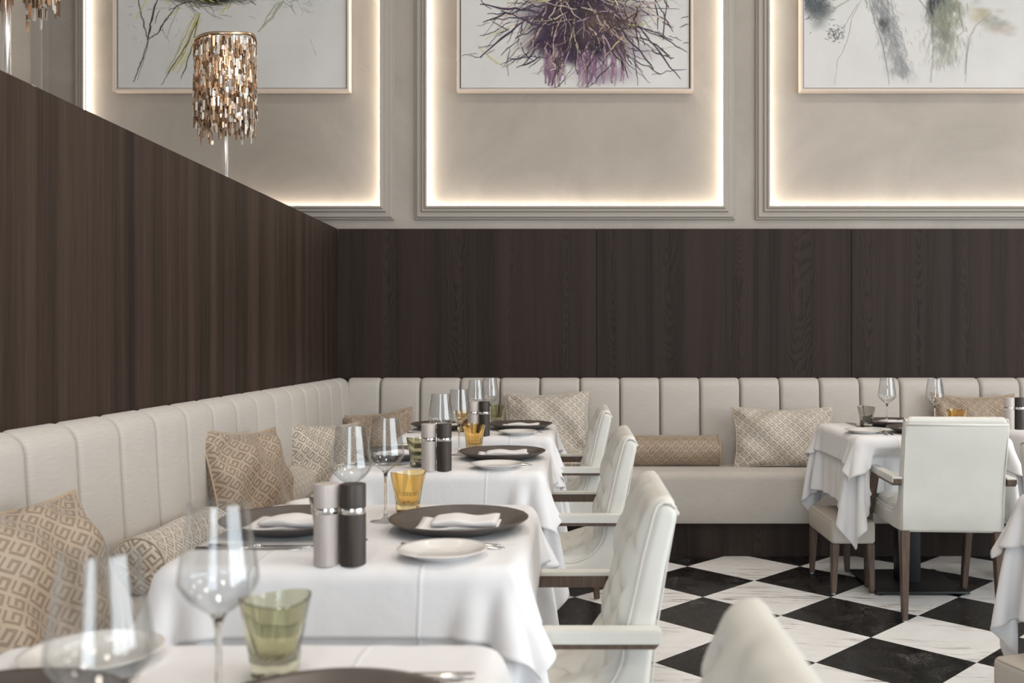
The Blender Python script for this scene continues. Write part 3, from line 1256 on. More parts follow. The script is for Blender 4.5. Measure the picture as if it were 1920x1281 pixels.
M['lamp_silver'] = simple('mirror_silver_tag', (0.80, 0.78, 0.75), 0.18, 1.0)
M['lamp_gold'] = simple('champagne_gold_tag', (0.62, 0.46, 0.32), 0.22, 1.0)
M['lamp_bronze'] = simple('bronze_tag', (0.30, 0.20, 0.13), 0.25, 1.0)
M['lamp_pearl'] = simple('pearl_white_tag', (0.80, 0.77, 0.72), 0.35, 0.0)
LX = PART_X - 0.10
make_lamp(1, (LX, 4.225, WOOD_TOP), 'silver lamp with shimmering metal-tag shade in front of the branch painting')
make_lamp(2, (LX, 2.598, WOOD_TOP), 'chrome lamp pole and hanging metal tags cut off at upper left')

# ---------------------------------------------------------------- cushions


def pillow_mesh(name, w, h, t, mat, seed, sag=0.0):
    """square-cornered cushion, local X = width, Z = height (centre at origin), Y = thickness"""
    r = random.Random(seed)
    n = 29
    vs, fs, uv = [], [], []
    ph = [r.uniform(0, 6.28) for _ in range(6)]

    def edge_pt(u, v):
        cu, cv = 0.085, 0.085
        x = w / 2 * u * (1 - cu * (1 - abs(v) ** 2.2) * abs(u) ** 2)
        z = h / 2 * v * (1 - cv * (1 - abs(u) ** 2.2) * abs(v) ** 2)
        z -= sag * (1 - u * u) * max(0, v) ** 1.5
        return x, z

    def half(u, v):
        k = max(0.0, (1 - abs(u) ** 2.3) * (1 - abs(v) ** 2.3)) ** 0.55
        wr = 0.010 * math.sin(7 * u + 4 * v + ph[0]) + 0.007 * math.sin(5 * v - 8 * u + ph[1]) + 0.006 * math.sin(13 * u * v + ph[2])
        # puckers running out of the corners
        rad = math.hypot(abs(u) - 1, abs(v) - 1)
        ang = math.atan2(1 - abs(v), 1 - abs(u))
        wr += 0.013 * math.sin(7 * ang + ph[3]) * math.exp(-(rad / 0.55) ** 2)
        return t / 2 * k + wr * min(1, k * 2.2)
    for side in (-1, 1):
        for i in range(n):
            for j in range(n):
                u, v = -1 + 2 * i / (n - 1), -1 + 2 * j / (n - 1)
                u = math.copysign(abs(u) ** 0.85, u)
                v = math.copysign(abs(v) ** 0.85, v)
                x, z = edge_pt(u, v)
                vs.append((x, side * half(u, v), z))
                uv.append((u * w / 2 + 3 * side, v * h / 2))
    for s in range(2):
        o = s * n * n
        for i in range(n - 1):
            for j in range(n - 1):
                q = (o + i * n + j, o + (i + 1) * n + j, o + (i + 1) * n + j + 1, o + i * n + j + 1)
                fs.append(q if s == 0 else q[::-1])
    me = mesh_of(name, vs, fs, True, uv, [mat])
    # piping path round the seam
    path = []
    m_ = 22
    for k in range(m_):
        path.append((-1 + 2 * k / m_, -1))
    for k in range(m_):
        path.append((1, -1 + 2 * k / m_))
    for k in range(m_):
        path.append((1 - 2 * k / m_, 1))
    for k in range(m_):
        path.append((-1, 1 - 2 * k / m_))
    pts = []
    for u, v in path:
        x, z = edge_pt(u, v)
        pts.append((x, 0, z))
    pv, pf = tube(pts, 0.0042, 7, True)
    return me, pv, pf


def cushion(label, w, h, t, mat, pip, seed, loc, rz, tilt, roll=0.0, sag=0.01, name='cushion', group=None):
    me, pv, pf = pillow_mesh('cushion_cover', w, h, t, M[mat], seed, sag)
    root = link(name, None, None, loc, (0, 0, 0), None, label, 'cushion', group)
    root.rotation_mode = 'QUATERNION'
    root.rotation_quaternion = (Matrix.Rotation(rz, 3, 'Z') @ Matrix.Rotation(tilt, 3, 'X') @ Matrix.Rotation(roll, 3, 'Y')).to_quaternion()
    link('cover', me, root)
    link('piping', mesh_of('cushion_piping', pv, pf, True, mats=[M[pip]]), root)
    return root


def bolster(label, length, rad, mat, pip, loc, rz, seed, group=None):
    """roll lying along local X; loc is the point below its centre"""
    r = random.Random(seed)
    ns, nl = 36, 26
    vs, fs, uv = [], [], []
    for i in range(nl + 1):
        s = i / nl
        x = (s - 0.5) * length
        for k in range(ns + 1):
            a = 2 * PI * k / ns
            rr = rad * (1 + 0.02 * math.sin(5 * a + 9 * s + seed) + 0.015 * math.sin(3 * a - 14 * s))
            z = rad + rr * math.sin(a)
            if z < 0.006:
                z = 0.006
            vs.append((x, rr * math.cos(a), z))
            uv.append((a * rad, x))
    for i in range(nl):
        for k in range(ns):
            a0 = i * (ns + 1) + k
            fs.append((a0, a0 + 1, a0 + ns + 2, a0 + ns + 1))
    root = thing('bolster_cushion', label, 'cushion', loc, rz, group)
    link('cover', mesh_of('bolster_cover', vs, fs, True, uv, [M[mat]]), root)
    for sgn in (-1, 1):
        vs, fs, uv = [], [], []
        rings = (1.0, 0.92, 0.75, 0.5, 0.25, 0.06, 0.0)
        for q in rings:
            for k in range(ns):
                a = 2 * PI * k / ns
                bul = 0.028 * (1 - q ** 2) ** 0.7 - 0.012 * math.exp(-(q / 0.14) ** 2)
                pl = 0.003 * math.sin(9 * a) * q * (1 - q) * 4
                rr = rad * q
                vs.append((sgn * (length / 2 + bul + pl), rr * math.cos(a), max(0.006, rad + rr * math.sin(a))))
                uv.append((rr * math.cos(a), rr * math.sin(a)))
        for i in range(len(rings) - 1):
            for k in range(ns):
                k2 = (k + 1) % ns
                fs.append((i * ns + k, i * ns + k2, (i + 1) * ns + k2, (i + 1) * ns + k))
        me = mesh_of('end_panel', vs, fs, True, uv, [M[mat]])
        link('end_panel', fix_normals(me), root)
        pts = [(sgn * length / 2, rad * 1.012 * math.cos(2 * PI * k / 40), max(0.008, rad + rad * 1.012 * math.sin(2 * PI * k / 40))) for k in range(40)]
        pv, pf = tube(pts, 0.004, 7, True)
        link('piping', mesh_of('bolster_piping', pv, pf, True, mats=[M[pip]]), root)
    return root


SEAT = 0.468
GC = 'scatter cushions on the upholstered benches'
# left bench, front to back (rz = 90 deg: face looks to +X)
cushion('large gold patterned cushion leaning at the lower left corner of the picture', 0.48, 0.47, 0.17, 'gold_brocade', 'gold_piping', 1,
        (-1.165, 2.02, SEAT + 0.180), R(74), R(-34), R(2), group=GC)
bolster('pale patterned bolster behind the front wine glasses on the left bench', 0.50, 0.083, 'pale_brocade', 'pale_piping', (-1.262, 2.98, SEAT - 0.008), R(88), 2, GC)
cushion('square gold patterned cushion standing upright in the middle of the left bench', 0.44, 0.43, 0.17, 'gold_brocade', 'gold_piping', 3,
        (-1.262, 3.66, SEAT + 0.190), R(70), R(-20), R(5), group=GC)
bolster('pale patterned bolster tucked behind the square gold cushion on left bench', 0.44, 0.08, 'pale_brocade', 'pale_piping', (-1.292, 4.17, SEAT - 0.008), R(90), 5, GC)
cushion('pale patterned oblong cushion seen through the second table wine glasses', 0.56, 0.38, 0.17, 'pale_brocade', 'pale_piping', 6,
        (-1.245, 4.77, SEAT + 0.140), R(64), R(-22), R(5), group=GC)
# far bench (rz = 0: face looks to -Y)
cushion('gold patterned cushion in the corner where the two benches meet', 0.47, 0.42, 0.15, 'gold_brocade', 'gold_piping', 8,
        (-1.185, 5.575, SEAT + 0.115), R(8), R(-18), R(-5), group=GC)
cushion('pale patterned oblong cushion lying flat under another cushion on the far bench', 0.52, 0.34, 0.13, 'pale_brocade', 'pale_piping', 12,
        (-0.185, 5.44, SEAT + 0.048), R(0), R(-88), 0, group=GC)
cushion('pale patterned cushion standing behind the last table of the left row', 0.52, 0.40, 0.15, 'pale_brocade', 'pale_piping', 9,
        (-0.165, 5.60, SEAT + 0.235), R(0), R(-14), R(-1.5), group=GC)
bolster('gold patterned bolster lying alone on the far bench', 0.62, 0.094, 'gold_brocade', 'gold_piping', (0.535, 5.565, SEAT - 0.014), 0, 3, GC)
cushion('pale oblong cushion on the far bench beside the right-hand table', 0.60, 0.37, 0.17, 'pale_brocade', 'pale_piping', 10,
        (1.225, 5.52, SEAT + 0.168), R(-2), R(-20), R(0), group=GC)
cushion('gold patterned cushion behind the armchair at the right edge', 0.50, 0.44, 0.15, 'gold_brocade', 'gold_piping', 14,
        (2.385, 5.60, SEAT + 0.205), R(0), R(-15), R(1), group=GC)

# ---------------------------------------------------------------- draped table linen (small cloth solver)
TAB = 0.36      # half side of a table top
TOP_Z = 0.757


def drape(seed, half=0.665, n=89, steps=380):
    rs = np.random.RandomState(seed)
    u = np.linspace(-half, half, n)
    U, V = np.meshgrid(u, u, indexing='ij')
    x = np.stack([U, V, np.full_like(U, 0.002)], -1)
    x[..., 2] += rs.uniform(0, 0.0015, (n, n))
    x[..., :2] += rs.normal(0, 0.0012, (n, n, 2))
    # a gentle uneven pull so that the corners do not fold alike
    vel = np.zeros_like(x)
    pin = (np.abs(U) < TAB - 0.02) & (np.abs(V) < TAB - 0.02)
    free = (~pin)[..., None].astype(float)
    dx = u[1] - u[0]
    dt = 1 / 110
    rr = 0.006
    swirl = rs.uniform(-0.9, 0.9, 4)
    cons = []
    for (a, b, st) in ((1, 0, 1.0), (0, 1, 1.0), (1, 1, 0.65), (1, -1, 0.65), (2, 0, 0.16), (0, 2, 0.16)):
        L = dx * math.hypot(a, b)
        cons.append((a, b, L, st))

    def sl(a, b, par):
        # slices for point pairs (i,j)-(i+a,j+b)
        i0 = np.arange(0, n - a)
        if b >= 0:
            j0 = np.arange(0, n - b)
        else:
            j0 = np.arange(-b, n)
        if a > 0:
            i0 = i0[(i0 // a) % 2 == par]
        else:
            j0 = j0[(j0 // b) % 2 == par]
        return np.ix_(i0, j0), np.ix_(i0 + a, j0 + b)
    pairs = []
    for a, b, L, st in cons:
        for par in (0, 1):
            A, B = sl(a, b, par)
            pairs.append((A, B, L, st))
    for s in range(steps):
        g = np.array([0, 0, -9.8])
        vel += g * dt
        if s < 160:      # breeze that leans each corner ear a little sideways
            sx, sy = np.sign(U), np.sign(V)
            q = ((sx > 0).astype(int) * 2 + (sy > 0).astype(int))
            f = swirl[q] * 3.0 * ((np.abs(U) > TAB) & (np.abs(V) > TAB))
            vel[..., 0] += -sy * f * dt
            vel[..., 1] += sx * f * dt
        vel *= 0.985 if s < 300 else 0.95
        p = x + vel * dt * free
        for it in range(8):
            for A, B, L, st in pairs:
                pa, pb = p[A], p[B]
                d = pb - pa
                l = np.sqrt((d * d).sum(-1, keepdims=True)) + 1e-9
                c_ = d * ((l - L) / l) * 0.5 * st
                if L > dx * 1.9:
                    c_ = np.where(l < L, c_, 0)
                fa, fb = free[A], free[B]
                w = fa + fb
                w = np.where(w > 0, 2 / np.maximum(w, 1e-6), 0)
                p[A] = pa + c_ * fa * w
                p[B] = pb - c_ * fb * w
            # table: rounded square prism reaching down
            q = np.stack([np.abs(p[..., 0]) - (TAB - rr), np.abs(p[..., 1]) - (TAB - rr), p[..., 2] + rr], -1)
            m_ = np.maximum(q, 0)
            outside = np.sqrt((m_ * m_).sum(-1))
            inside = np.minimum(q.max(-1), 0)
            sd = outside + inside - rr
            hit = sd < 0.0006
            if hit.any():
                gq = np.where(outside[..., None] > 1e-9, m_ / (outside[..., None] + 1e-12), (q == q.max(-1, keepdims=True)).astype(float))
                gq[..., 0] *= np.sign(p[..., 0])
                gq[..., 1] *= np.sign(p[..., 1])
                p = np.where((hit & ~pin)[..., None], p + gq * (0.0006 - sd)[..., None], p)
        nv = (p - x) / dt
        sp = np.sqrt((nv * nv).sum(-1, keepdims=True))
        nv *= np.minimum(1, 4.0 / (sp + 1e-9))
        vel = nv
        x = p
    return U, V, x


def grid_mesh(name, U, V, X, mat, thick):
    n0, n1 = U.shape
    vs = X.reshape(-1, 3)
    idx = np.arange(n0 * n1).reshape(n0, n1)
    f = np.stack([idx[:-1, :-1], idx[1:, :-1], idx[1:, 1:], idx[:-1, 1:]], -1).reshape(-1, 4)
    uv = np.stack([U, V], -1).reshape(-1, 2)
    return mesh_of(name, vs, f, True, uv, [mat])


def cloth_pair(seed):
    U, V, X = drape(seed)
    # outward normals
    du = np.gradient(X, axis=0)
    dv = np.gradient(X, axis=1)
    N = np.cross(du, dv)
    N /= np.linalg.norm(N, axis=-1, keepdims=True) + 1e-9
    half = 0.475
    k = (np.abs(U[:, 0]) <= half + 1e-6)
    i0, i1 = np.where(k)[0][[0, -1]]
    S = slice(i0, i1 + 1)
    over = np.maximum(np.maximum(np.abs(U), np.abs(V)) - TAB, 0)
    Xo = X + N * (0.0028 + 0.16 * over ** 1.25)[..., None]
    ear = np.maximum(0, np.minimum(np.abs(U) - TAB, np.abs(V) - TAB))
    Xo[..., 0] += np.sign(U) * ear * 0.34
    Xo[..., 1] += np.sign(V) * ear * 0.34
    Xo[..., 2] += ear * 0.22
    lo = grid_mesh('under_cloth', U, V, X, M['linen'], 0.001)
    hi = grid_mesh('over_cloth', U[S, S], V[S, S], Xo[S, S], M['linen'], 0.001)
    return lo, hi


CLOTHS = [cloth_pair(9)] * 2


def pushed(me, cx, cy, quarter, zone):
    """linen pressed back by the arms of a chair that is pulled up to the table"""
    xa, xb = zone
    me = me.copy()
    n = len(me.vertices)
    co = np.empty(n * 3, dtype=np.float32)
    me.vertices.foreach_get('co', co)
    co = co.reshape(-1, 3)
    c, s_ = round(math.cos(quarter * PI / 2)), round(math.sin(quarter * PI / 2))
    wx = co[:, 0] * c - co[:, 1] * s_ + cx
    wy = co[:, 0] * s_ + co[:, 1] * c + cy
    d = np.maximum(0, -co[:, 2] - 0.045)
    ss = lambda t: np.clip(t, 0, 1) ** 2 * (3 - 2 * np.clip(t, 0, 1))
    w = ss((wx - xa) / 0.05) * ss((xb - wx) / 0.05) * (wy < cy - TAB + 0.03)
    p = np.minimum(d * 1.7, 0.20) * w
    wy = wy + p
    co[:, 2] += np.minimum(p * 0.25, 0.05)
    lx, ly = wx - cx, wy - cy
    co[:, 0] = lx * c + ly * s_
    co[:, 1] = -lx * s_ + ly * c
    me.vertices.foreach_set('co', co.ravel())
    me.update()
    return me


def table(cx, cy, phrase, var, quarter, push=None):
    t = thing('dining_table', 'square pedestal table with black base, ' + phrase, 'table', (cx, cy, 0), 0, 'square dining tables')
    q = TAB - 0.010
    cr_ = 0.045
    pts = []
    for sx, sy, a0 in ((1, -1, -90), (1, 1, 0), (-1, 1, 90), (-1, -1, 180)):
        pts += [(sx * (q - cr_) + cr_ * math.cos(R(a0 + 15 * k)), sy * (q - cr_) + cr_ * math.sin(R(a0 + 15 * k))) for k in range(7)]
    v_, f_ = extrude_poly(pts, 'z', TOP_Z - 0.036, TOP_Z - 0.007)
    link('table_top', fix_normals(mesh_of('table_top', v_, f_, mats=[M['board']])), t)
    link('column', box_me('column', -0.05, 0.05, -0.05, 0.05, 0.02, TOP_Z - 0.033, M['black_metal'], 0.003), t)
    link('base_plate', box_me('base_plate', -0.22, 0.22, -0.22, 0.22, 0.008, 0.021, M['black_metal'], 0.003), t)
    for sx in (-1, 1):
        for sy in (-1, 1):
            link('glide', lathe_me('glide', [(0, 0), (0.014, 0), (0.016, 0.008), (0, 0.008)], M['black_metal'], 12), t, (sx * 0.19, sy * 0.19, 0))
    lo, hi = CLOTHS[var]
    if push:
        lo, hi = pushed(lo, cx, cy, quarter, push), pushed(hi, cx, cy, quarter, push)
    rz = quarter * PI / 2
    for nm, me, lab, dz in (('tablecloth', lo, 'long white under-cloth hanging from the ' + phrase, 0.0),
                            ('table_overlay', hi, 'short white top cloth with pointed corners on the ' + phrase, 0.0)):
        o = link(nm, me, None, (cx, cy, TOP_Z + dz), (0, 0, rz), None, lab, 'tablecloth', 'white table linen')
        s = o.modifiers.new('smooth', 'SUBSURF')
        s.levels = s.render_levels = 1
        sol = o.modifiers.new('thickness', 'SOLIDIFY')
        sol.thickness = 0.0012
        sol.offset = 1.0
    return t


CL = TOP_Z + 0.0052     # surface of the linen
TABLES = {
    'T1': (-0.46, 1.01, 'nearest table of the left row', 0, 0),
    'T2': (-0.46, 2.17, 'second table of the left row', 1, 1),
    'T3': (-0.46, 3.49, 'third table of the left row', 0, 2),
    'T4': (-0.46, 4.65, 'farthest table of the left row', 1, 3),
    'R1': (1.637, 4.64, 'right-hand table before the far bench', 1, 0),
    'R2': (1.635, 2.375, 'table cut off at the right edge', 0, 1),
    'R3': (2.46, 4.60, 'far table partly hidden at right edge', 0, 3),
}
for k_, (cx, cy, ph, var, q) in TABLES.items():
    table(cx, cy, ph, var, q, (1.335, 1.98) if k_ == 'R1' else None)

# ---------------------------------------------------------------- tableware prototypes (built once, then copied)


def spin_profile_smooth(pts, n=6):
    """Catmull-Rom through (r,z) control points"""
    out = []
    P = [pts[0]] + list(pts) + [pts[-1]]
    for i in range(1, len(P) - 2):
        p0, p1, p2, p3 = P[i - 1], P[i], P[i + 1], P[i + 2]
        for k in range(n):
            t = k / n
            out.append(tuple(0.5 * ((2 * p1[a]) + (-p0[a] + p2[a]) * t + (2 * p0[a] - 5 * p1[a] + 4 * p2[a] - p3[a]) * t * t + (-p0[a] + 3 * p1[a] - 3 * p2[a] + p3[a]) * t ** 3) for a in (0, 1)))
    out.append(pts[-1])
    return [(max(0, r), z) for r, z in out]


PROTO = {}


def proto_wine():
    t = thing('wine_glass', '', 'wine glass', group='wine glasses on the laid tables')
    bowl = spin_profile_smooth([(0.004, 0.1215), (0.012, 0.126), (0.0315, 0.141), (0.0435, 0.158), (0.0445, 0.168), (0.0415, 0.19), (0.0365, 0.222), (0.0325, 0.252)], 6)
    inner = [(max(0.0, r - 0.0011), z + 0.001) for r, z in bowl[:-1]] + [(bowl[-1][0] - 0.0008, bowl[-1][1])]
    link('bowl', lathe_me('bowl', bowl + inner[::-1], M['thin_glass'], 48, sharp=80), t)
    st = [(0.0, 0.0)] + [(0.038, 0.0), (0.0385, 0.0012), (0.030, 0.0026), (0.012, 0.0055), (0.0055, 0.012), (0.0036, 0.03), (0.0032, 0.07), (0.0036, 0.105), (0.0055, 0.117), (0.009, 0.1235), (0.0, 0.1245)]
    link('stem', lathe_me('stem', st, M['clear_glass'], 32, sharp=60), t)
    return t


def proto_tumbler(kind):
    t = thing('tumbler', '', 'glass', group='coloured tumblers on the laid tables')
    ph = {'amber': 0.3, 'green': 1.1, 'smoke': 2.0}[kind]

    def sq(r, z, a):
        k = math.sin(PI * min(1, max(0, (z - 0.005) / 0.085)))
        k2 = math.exp(-((z - 0.034) / 0.022) ** 2)
        f = 1 - 0.15 * k2 * (0.5 + 0.5 * math.cos(4 * a + ph)) ** 2.2 - 0.03 * k * (0.5 + 0.5 * math.cos(4 * a + ph)) + 0.02 * math.sin(a * 2 + ph) * (z / 0.1)
        return r * f, (0.003 * math.sin(2 * a + ph) * (z / 0.1) ** 3)
    out = [(0.0, 0.0), (0.026, 0.0), (0.0305, 0.003), (0.0325, 0.012), (0.035, 0.035), (0.0385, 0.062), (0.0425, 0.09), (0.0448, 0.103)]
    inn = [(0.0425, 0.1035), (0.0398, 0.09), (0.0352, 0.062), (0.0312, 0.038), (0.0262, 0.026), (0.016, 0.0205), (0.0, 0.0195)]
    link('body', lathe_me('tumbler_body', out + inn, M[kind + '_glass'], 48, squash=sq, sharp=80), t)
    return t


def proto_mill(kind):
    t = thing('pepper_mill', '', 'mill', group='grinders on the laid tables')
    w = M['mill_' + kind]
    t.scale = (1, 1, 0.95)
    link('body', lathe_me('mill_body', [(0, 0), (0.0244, 0), (0.025, 0.0006), (0.025, 0.1046), (0.0244, 0.1052), (0, 0.1052)], w, 40), t)
    link('band', lathe_me('mill_band', [(0, 0.1053), (0.0236, 0.1053), (0.0239, 0.1058), (0.0239, 0.1175), (0.0236, 0.118), (0, 0.118)], M['chrome'], 40), t)
    link('head', lathe_me('mill_head', [(0, 0.1181), (0.0244, 0.1181), (0.025, 0.1187), (0.025, 0.1648), (0.0244, 0.1662), (0, 0.1665)], w, 40), t)
    return t


def proto_charger():
    t = thing('charger_plate', '', 'plate', group='dark charger plates')
    out = [(0, 0.0), (0.085, 0.0), (0.090, 0.001), (0.105, 0.006), (0.135, 0.016), (0.154, 0.0255), (0.1595, 0.0290), (0.1605, 0.0310), (0.1585, 0.0322), (0.150, 0.0295), (0.132, 0.0205), (0.105, 0.0115), (0.085, 0.0085), (0, 0.008)]
    link('dish', lathe_me('charger', out, M['stoneware'], 72, sharp=60), t)
    return t


def proto_bread():
    t = thing('bread_plate', '', 'plate', group='white bread plates')
    out = [(0, 0.003), (0.045, 0.003), (0.046, 0.0), (0.052, 0.0), (0.055, 0.003), (0.070, 0.010), (0.086, 0.0165), (0.0905, 0.0182), (0.0912, 0.0192), (0.090, 0.0200), (0.082, 0.0178), (0.066, 0.0122), (0.054, 0.0085), (0.05, 0.0075), (0, 0.007)]
    link('dish', lathe_me('bread_plate', out, M['porcelain'], 56, sharp=60), t)
    return t


def slab_sheet(w, d, z, th, rng, fold_front=True):
    """folded linen pad: local X width, Y depth; rounded fold at the front (y = -d/2), layered"""
    nx, prof = 14, []
    m_ = 8
    for k in range(m_ + 1):
        a = -PI / 2 - PI * k / m_
        prof.append((-d / 2 + th / 2 + th / 2 * math.cos(a), th / 2 + th / 2 * math.sin(a)))
    top = [(-d / 2 + th / 2 + (d - th) * k / 8, th) for k in range(1, 9)]
    end = [(d / 2 - 0.0005, th * 0.55), (d / 2 - 0.004, th * 0.5), (d / 2 - 0.0005, th * 0.45), (d / 2, 0)]
    bot = [(d / 2 - d * k / 6, 0) for k in range(1, 6)]
    prof = prof + top + end + bot
    vs, fs = [], []
    ph = rng.uniform(0, 6)
    for i in range(nx + 1):
        x = -w / 2 + w * i / nx
        e = min(i, nx - i) / nx
        sh = 1.0 if e > 0.001 else 0.75
        for (y, zz) in prof:
            dz = 0.0025 * math.sin(9 * x / 0.14 + ph) * zz / th + 0.003 * math.sin(30 * y + 11 * x + ph) * zz / th
            vs.append((x + 0.004 * math.sin(25 * y + ph), y + 0.002 * math.sin(40 * x + ph), z + th / 2 + (zz - th / 2) * sh + dz))
    n = len(prof)
    for i in range(nx):
        for k in range(n):
            k2 = (k + 1) % n
            fs.append((i * n + k, i * n + k2, (i + 1) * n + k2, (i + 1) * n + k))
    fs.append(tuple(range(n))[::-1])
    fs.append(tuple(nx * n + k for k in range(n)))
    return vs, fs


def proto_napkin(seed):
    rng = random.Random(seed)
    t = thing('napkin', '', 'napkin', group='folded white napkins')
    a = slab_sheet(0.185, 0.115, 0.0, 0.008, rng)
    link('lower_fold', fix_normals(mesh_of('napkin_lower', a[0], a[1], True, mats=[M['napkin']])), t)
    b = slab_sheet(0.150, 0.125, 0.0, 0.011, rng)
    link('upper_fold', fix_normals(mesh_of('napkin_upper', b[0], b[1], True, mats=[M['napkin']])), t, (0.016, 0.004, 0.0088), (0, 0, R(-4)))
    return t


def ribbon_cutlery(stations, thick):
    """stations: (x, half width, z) along X"""
    vs, fs = [], []
    for x, hw, z in stations:
        vs += [(x, -hw, z), (x, -hw * .5, z + thick), (x, hw * .5, z + thick), (x, hw, z), (x, 0, z - thick * .3)]
    n = len(stations)
    for i in range(n - 1):
        for k in range(5):
            k2 = (k + 1) % 5
            fs.append((i * 5 + k, i * 5 + k2, (i + 1) * 5 + k2, (i + 1) * 5 + k))
    fs.append((0, 1, 2, 3, 4))
    fs.append(tuple((n - 1) * 5 + k for k in (4, 3, 2, 1, 0)))
    return vs, fs


def proto_fork():
    t = thing('fork', '', 'fork', group='steel forks')
    h = ribbon_cutlery([(-0.105, 0.004, .002), (-0.10, 0.009, .002), (-0.08, 0.0085, .003), (-0.04, 0.005, .006), (0.0, 0.0032, .010), (0.035, 0.003, .010), (0.05, 0.008, .006), (0.06, 0.0115, .003)], 0.0025)
    link('handle', fix_normals(mesh_of('fork_handle', h[0], h[1], True, mats=[M['steel']])), t)
    for k in range(4):
        y = (-1.5 + k) * 0.0062
        q = tube([(0.058, y, .0035), (0.075, y, .002), (0.09, y, .003), (0.105, y * 0.95, .0075)], [0.0017, 0.0015, 0.0013, 0.0007], 6)
        link('tine', mesh_of('fork_tine', q[0], q[1], True, mats=[M['steel']]), t)
    return t


def proto_knife():
    t = thing('table_knife', '', 'knife', group='steel table knives')
    h = ribbon_cutlery([(-0.115, 0.005, .002), (-0.112, 0.009, .002), (-0.07, 0.0085, .002), (-0.02, 0.006, .002), (-0.005, 0.005, .002)], 0.0055)
    link('handle', fix_normals(mesh_of('knife_handle', h[0], h[1], True, mats=[M['steel']])), t)
    b = ribbon_cutlery([(-0.006, 0.005, .0022), (0.01, 0.0095, .002), (0.07, 0.0105, .002), (0.1, 0.008, .002), (0.115, 0.0015, .002)], 0.0018)
    link('blade', fix_normals(mesh_of('knife_blade', b[0], b[1], True, mats=[M['steel']])), t)
    return t


MAKERS = {'wine': proto_wine, 'amber': lambda: proto_tumbler('amber'), 'green': lambda: proto_tumbler('green'), 'smoke': lambda: proto_tumbler('smoke'),
          'mill_light': lambda: proto_mill('light'), 'mill_dark': lambda: proto_mill('dark'), 'charger': proto_charger, 'bread': proto_bread,
          'napkin': lambda: proto_napkin(3), 'fork': proto_fork, 'knife': proto_knife}


def put(kind, x, y, z, rz, label):
    if kind not in PROTO:
        o = MAKERS[kind]()
        PROTO[kind] = o
        o.location = (x, y, z)
        o.rotation_euler = (0, 0, rz)
        o['label'] = label
        return o
    return dup(PROTO[kind], (x, y, z), rz, label)


def setting(cx, cy, rot, side, where, jit, with_cutlery=True):
    """place setting for a guest sitting on the +X side (rot = 0), turned about the table centre"""
    c, s = math.cos(rot), math.sin(rot)
    r = random.Random(jit)

    def T(x, y):
        x += r.uniform(-.004, .004)
        y += r.uniform(-.004, .004)
        return cx + x * c - y * s, cy + x * s + y * c
    x, y = T(0.190, 0.0)
    put('charger', x, y, CL, rot, 'round dark charger plate, %s of the %s' % (side, where))
    put('napkin', x, y, CL + 0.0095, r.uniform(-0.12, 0.12), 'folded white napkin on the %s charger, %s' % (side, where))
    x, y = T(0.192, -0.268)
    put('bread', x, y, CL, rot, 'small white bread plate, %s of the %s' % (side, where))
    if with_cutlery:
        x, y = T(0.195, -0.168)
        put('fork', x, y, CL, rot + PI, 'inner fork beside the charger, %s of the %s' % (side, where))
        x, y = T(0.205, -0.194)
        put('fork', x, y, CL, rot + PI, 'outer fork beside the bread plate, %s of the %s' % (side, where))
        x, y = T(0.200, 0.180)
        put('table_knife' if False else 'knife', x, y, CL, rot + PI, 'inner knife beside the charger, %s of the %s' % (side, where))
        x, y = T(0.215, 0.206)
        put('knife', x, y, CL, rot + PI, 'outer knife nearest the cloth edge, %s of the %s' % (side, where))


GNAME = {'amber': 'amber glass tumbler', 'green': 'olive green glass tumbler', 'smoke': 'smoky grey glass tumbler'}


def lay(key, wines, tumblers, mills, sides, rots):
    cx, cy, ph, _, _ = TABLES[key]
    for side, rot in zip(sides, rots):
        setting(cx, cy, rot, side, ph, hash((key, side)) % 1000 if False else (len(key) * 7 + int(rot * 100) + ord(key[1]) * 13))
    for (x, y), w in zip(wines, ('front', 'rear') if key[0] == 'T' else ('left', 'right')):
        put('wine', cx + x, cy + y, CL, 0.3, 'clear stemmed wine glass, the %s one on the %s' % (w, ph))
    for kind, x, y, rz in tumblers:
        put(kind, cx + x, cy + y, CL, rz, '%s on the %s' % (GNAME[kind], ph))
    for kind, x, y in mills:
        put(kind, cx + x, cy + y, CL, 0.0, '%s cylindrical grinder with chrome band on the %s' % ('pale wood' if kind == 'mill_light' else 'black wood', ph))


CS, BS = 'chair side', 'bench side'
lay('T1', [(0.041, -0.18), (0.051, 0.07)], [('green', 0.07, 0.215, 0.4)], [], (CS, BS), (0.0, PI))
lay('T2', [(-0.03, -0.11), (0.002, 0.107)], [('amber', 0.036, 0.222, 0.2), ('smoke', -0.066, -0.145, 1.0)], [('mill_light', -0.026, -0.327), ('mill_dark', 0.0255, -0.327)], (CS, BS), (0.0, PI))
lay('T3', [(-0.01, -0.19), (0.017, 0.11)], [('amber', 0.058, 0.265, 1.3), ('green', -0.078, -0.235, 0.6)], [('mill_light', -0.032, -0.322), ('mill_dark', 0.02, -0.322)], (CS, BS), (0.0, PI))
lay('T4', [(-0.008, -0.20), (0.035, 0.06)], [('green', 0.056, 0.215, 0.9), ('amber', -0.07, -0.135, 0.5)], [('mill_light', -0.008, -0.322), ('mill_dark', 0.0435, -0.322)], (CS, BS), (0.0, PI))
lay('R1', [(-0.069, 0.09), (0.125, -0.03)], [('smoke', -0.155, 0.15, 1.9), ('amber', 0.208, -0.09, 1.1)], [], ('armchair side', BS), (-PI / 2, PI / 2))
cx, cy, ph, _, _ = TABLES['R3']
put('mill_light', cx - 0.325, cy + 0.03, CL, 0, 'pale wood cylindrical grinder with chrome band at the right picture edge')
put('mill_dark', cx - 0.272, cy + 0.03, CL, 0, 'black wood cylindrical grinder with chrome band at the right picture edge')

# ---------------------------------------------------------------- armchairs
HW = 0.217      # half width of the shell


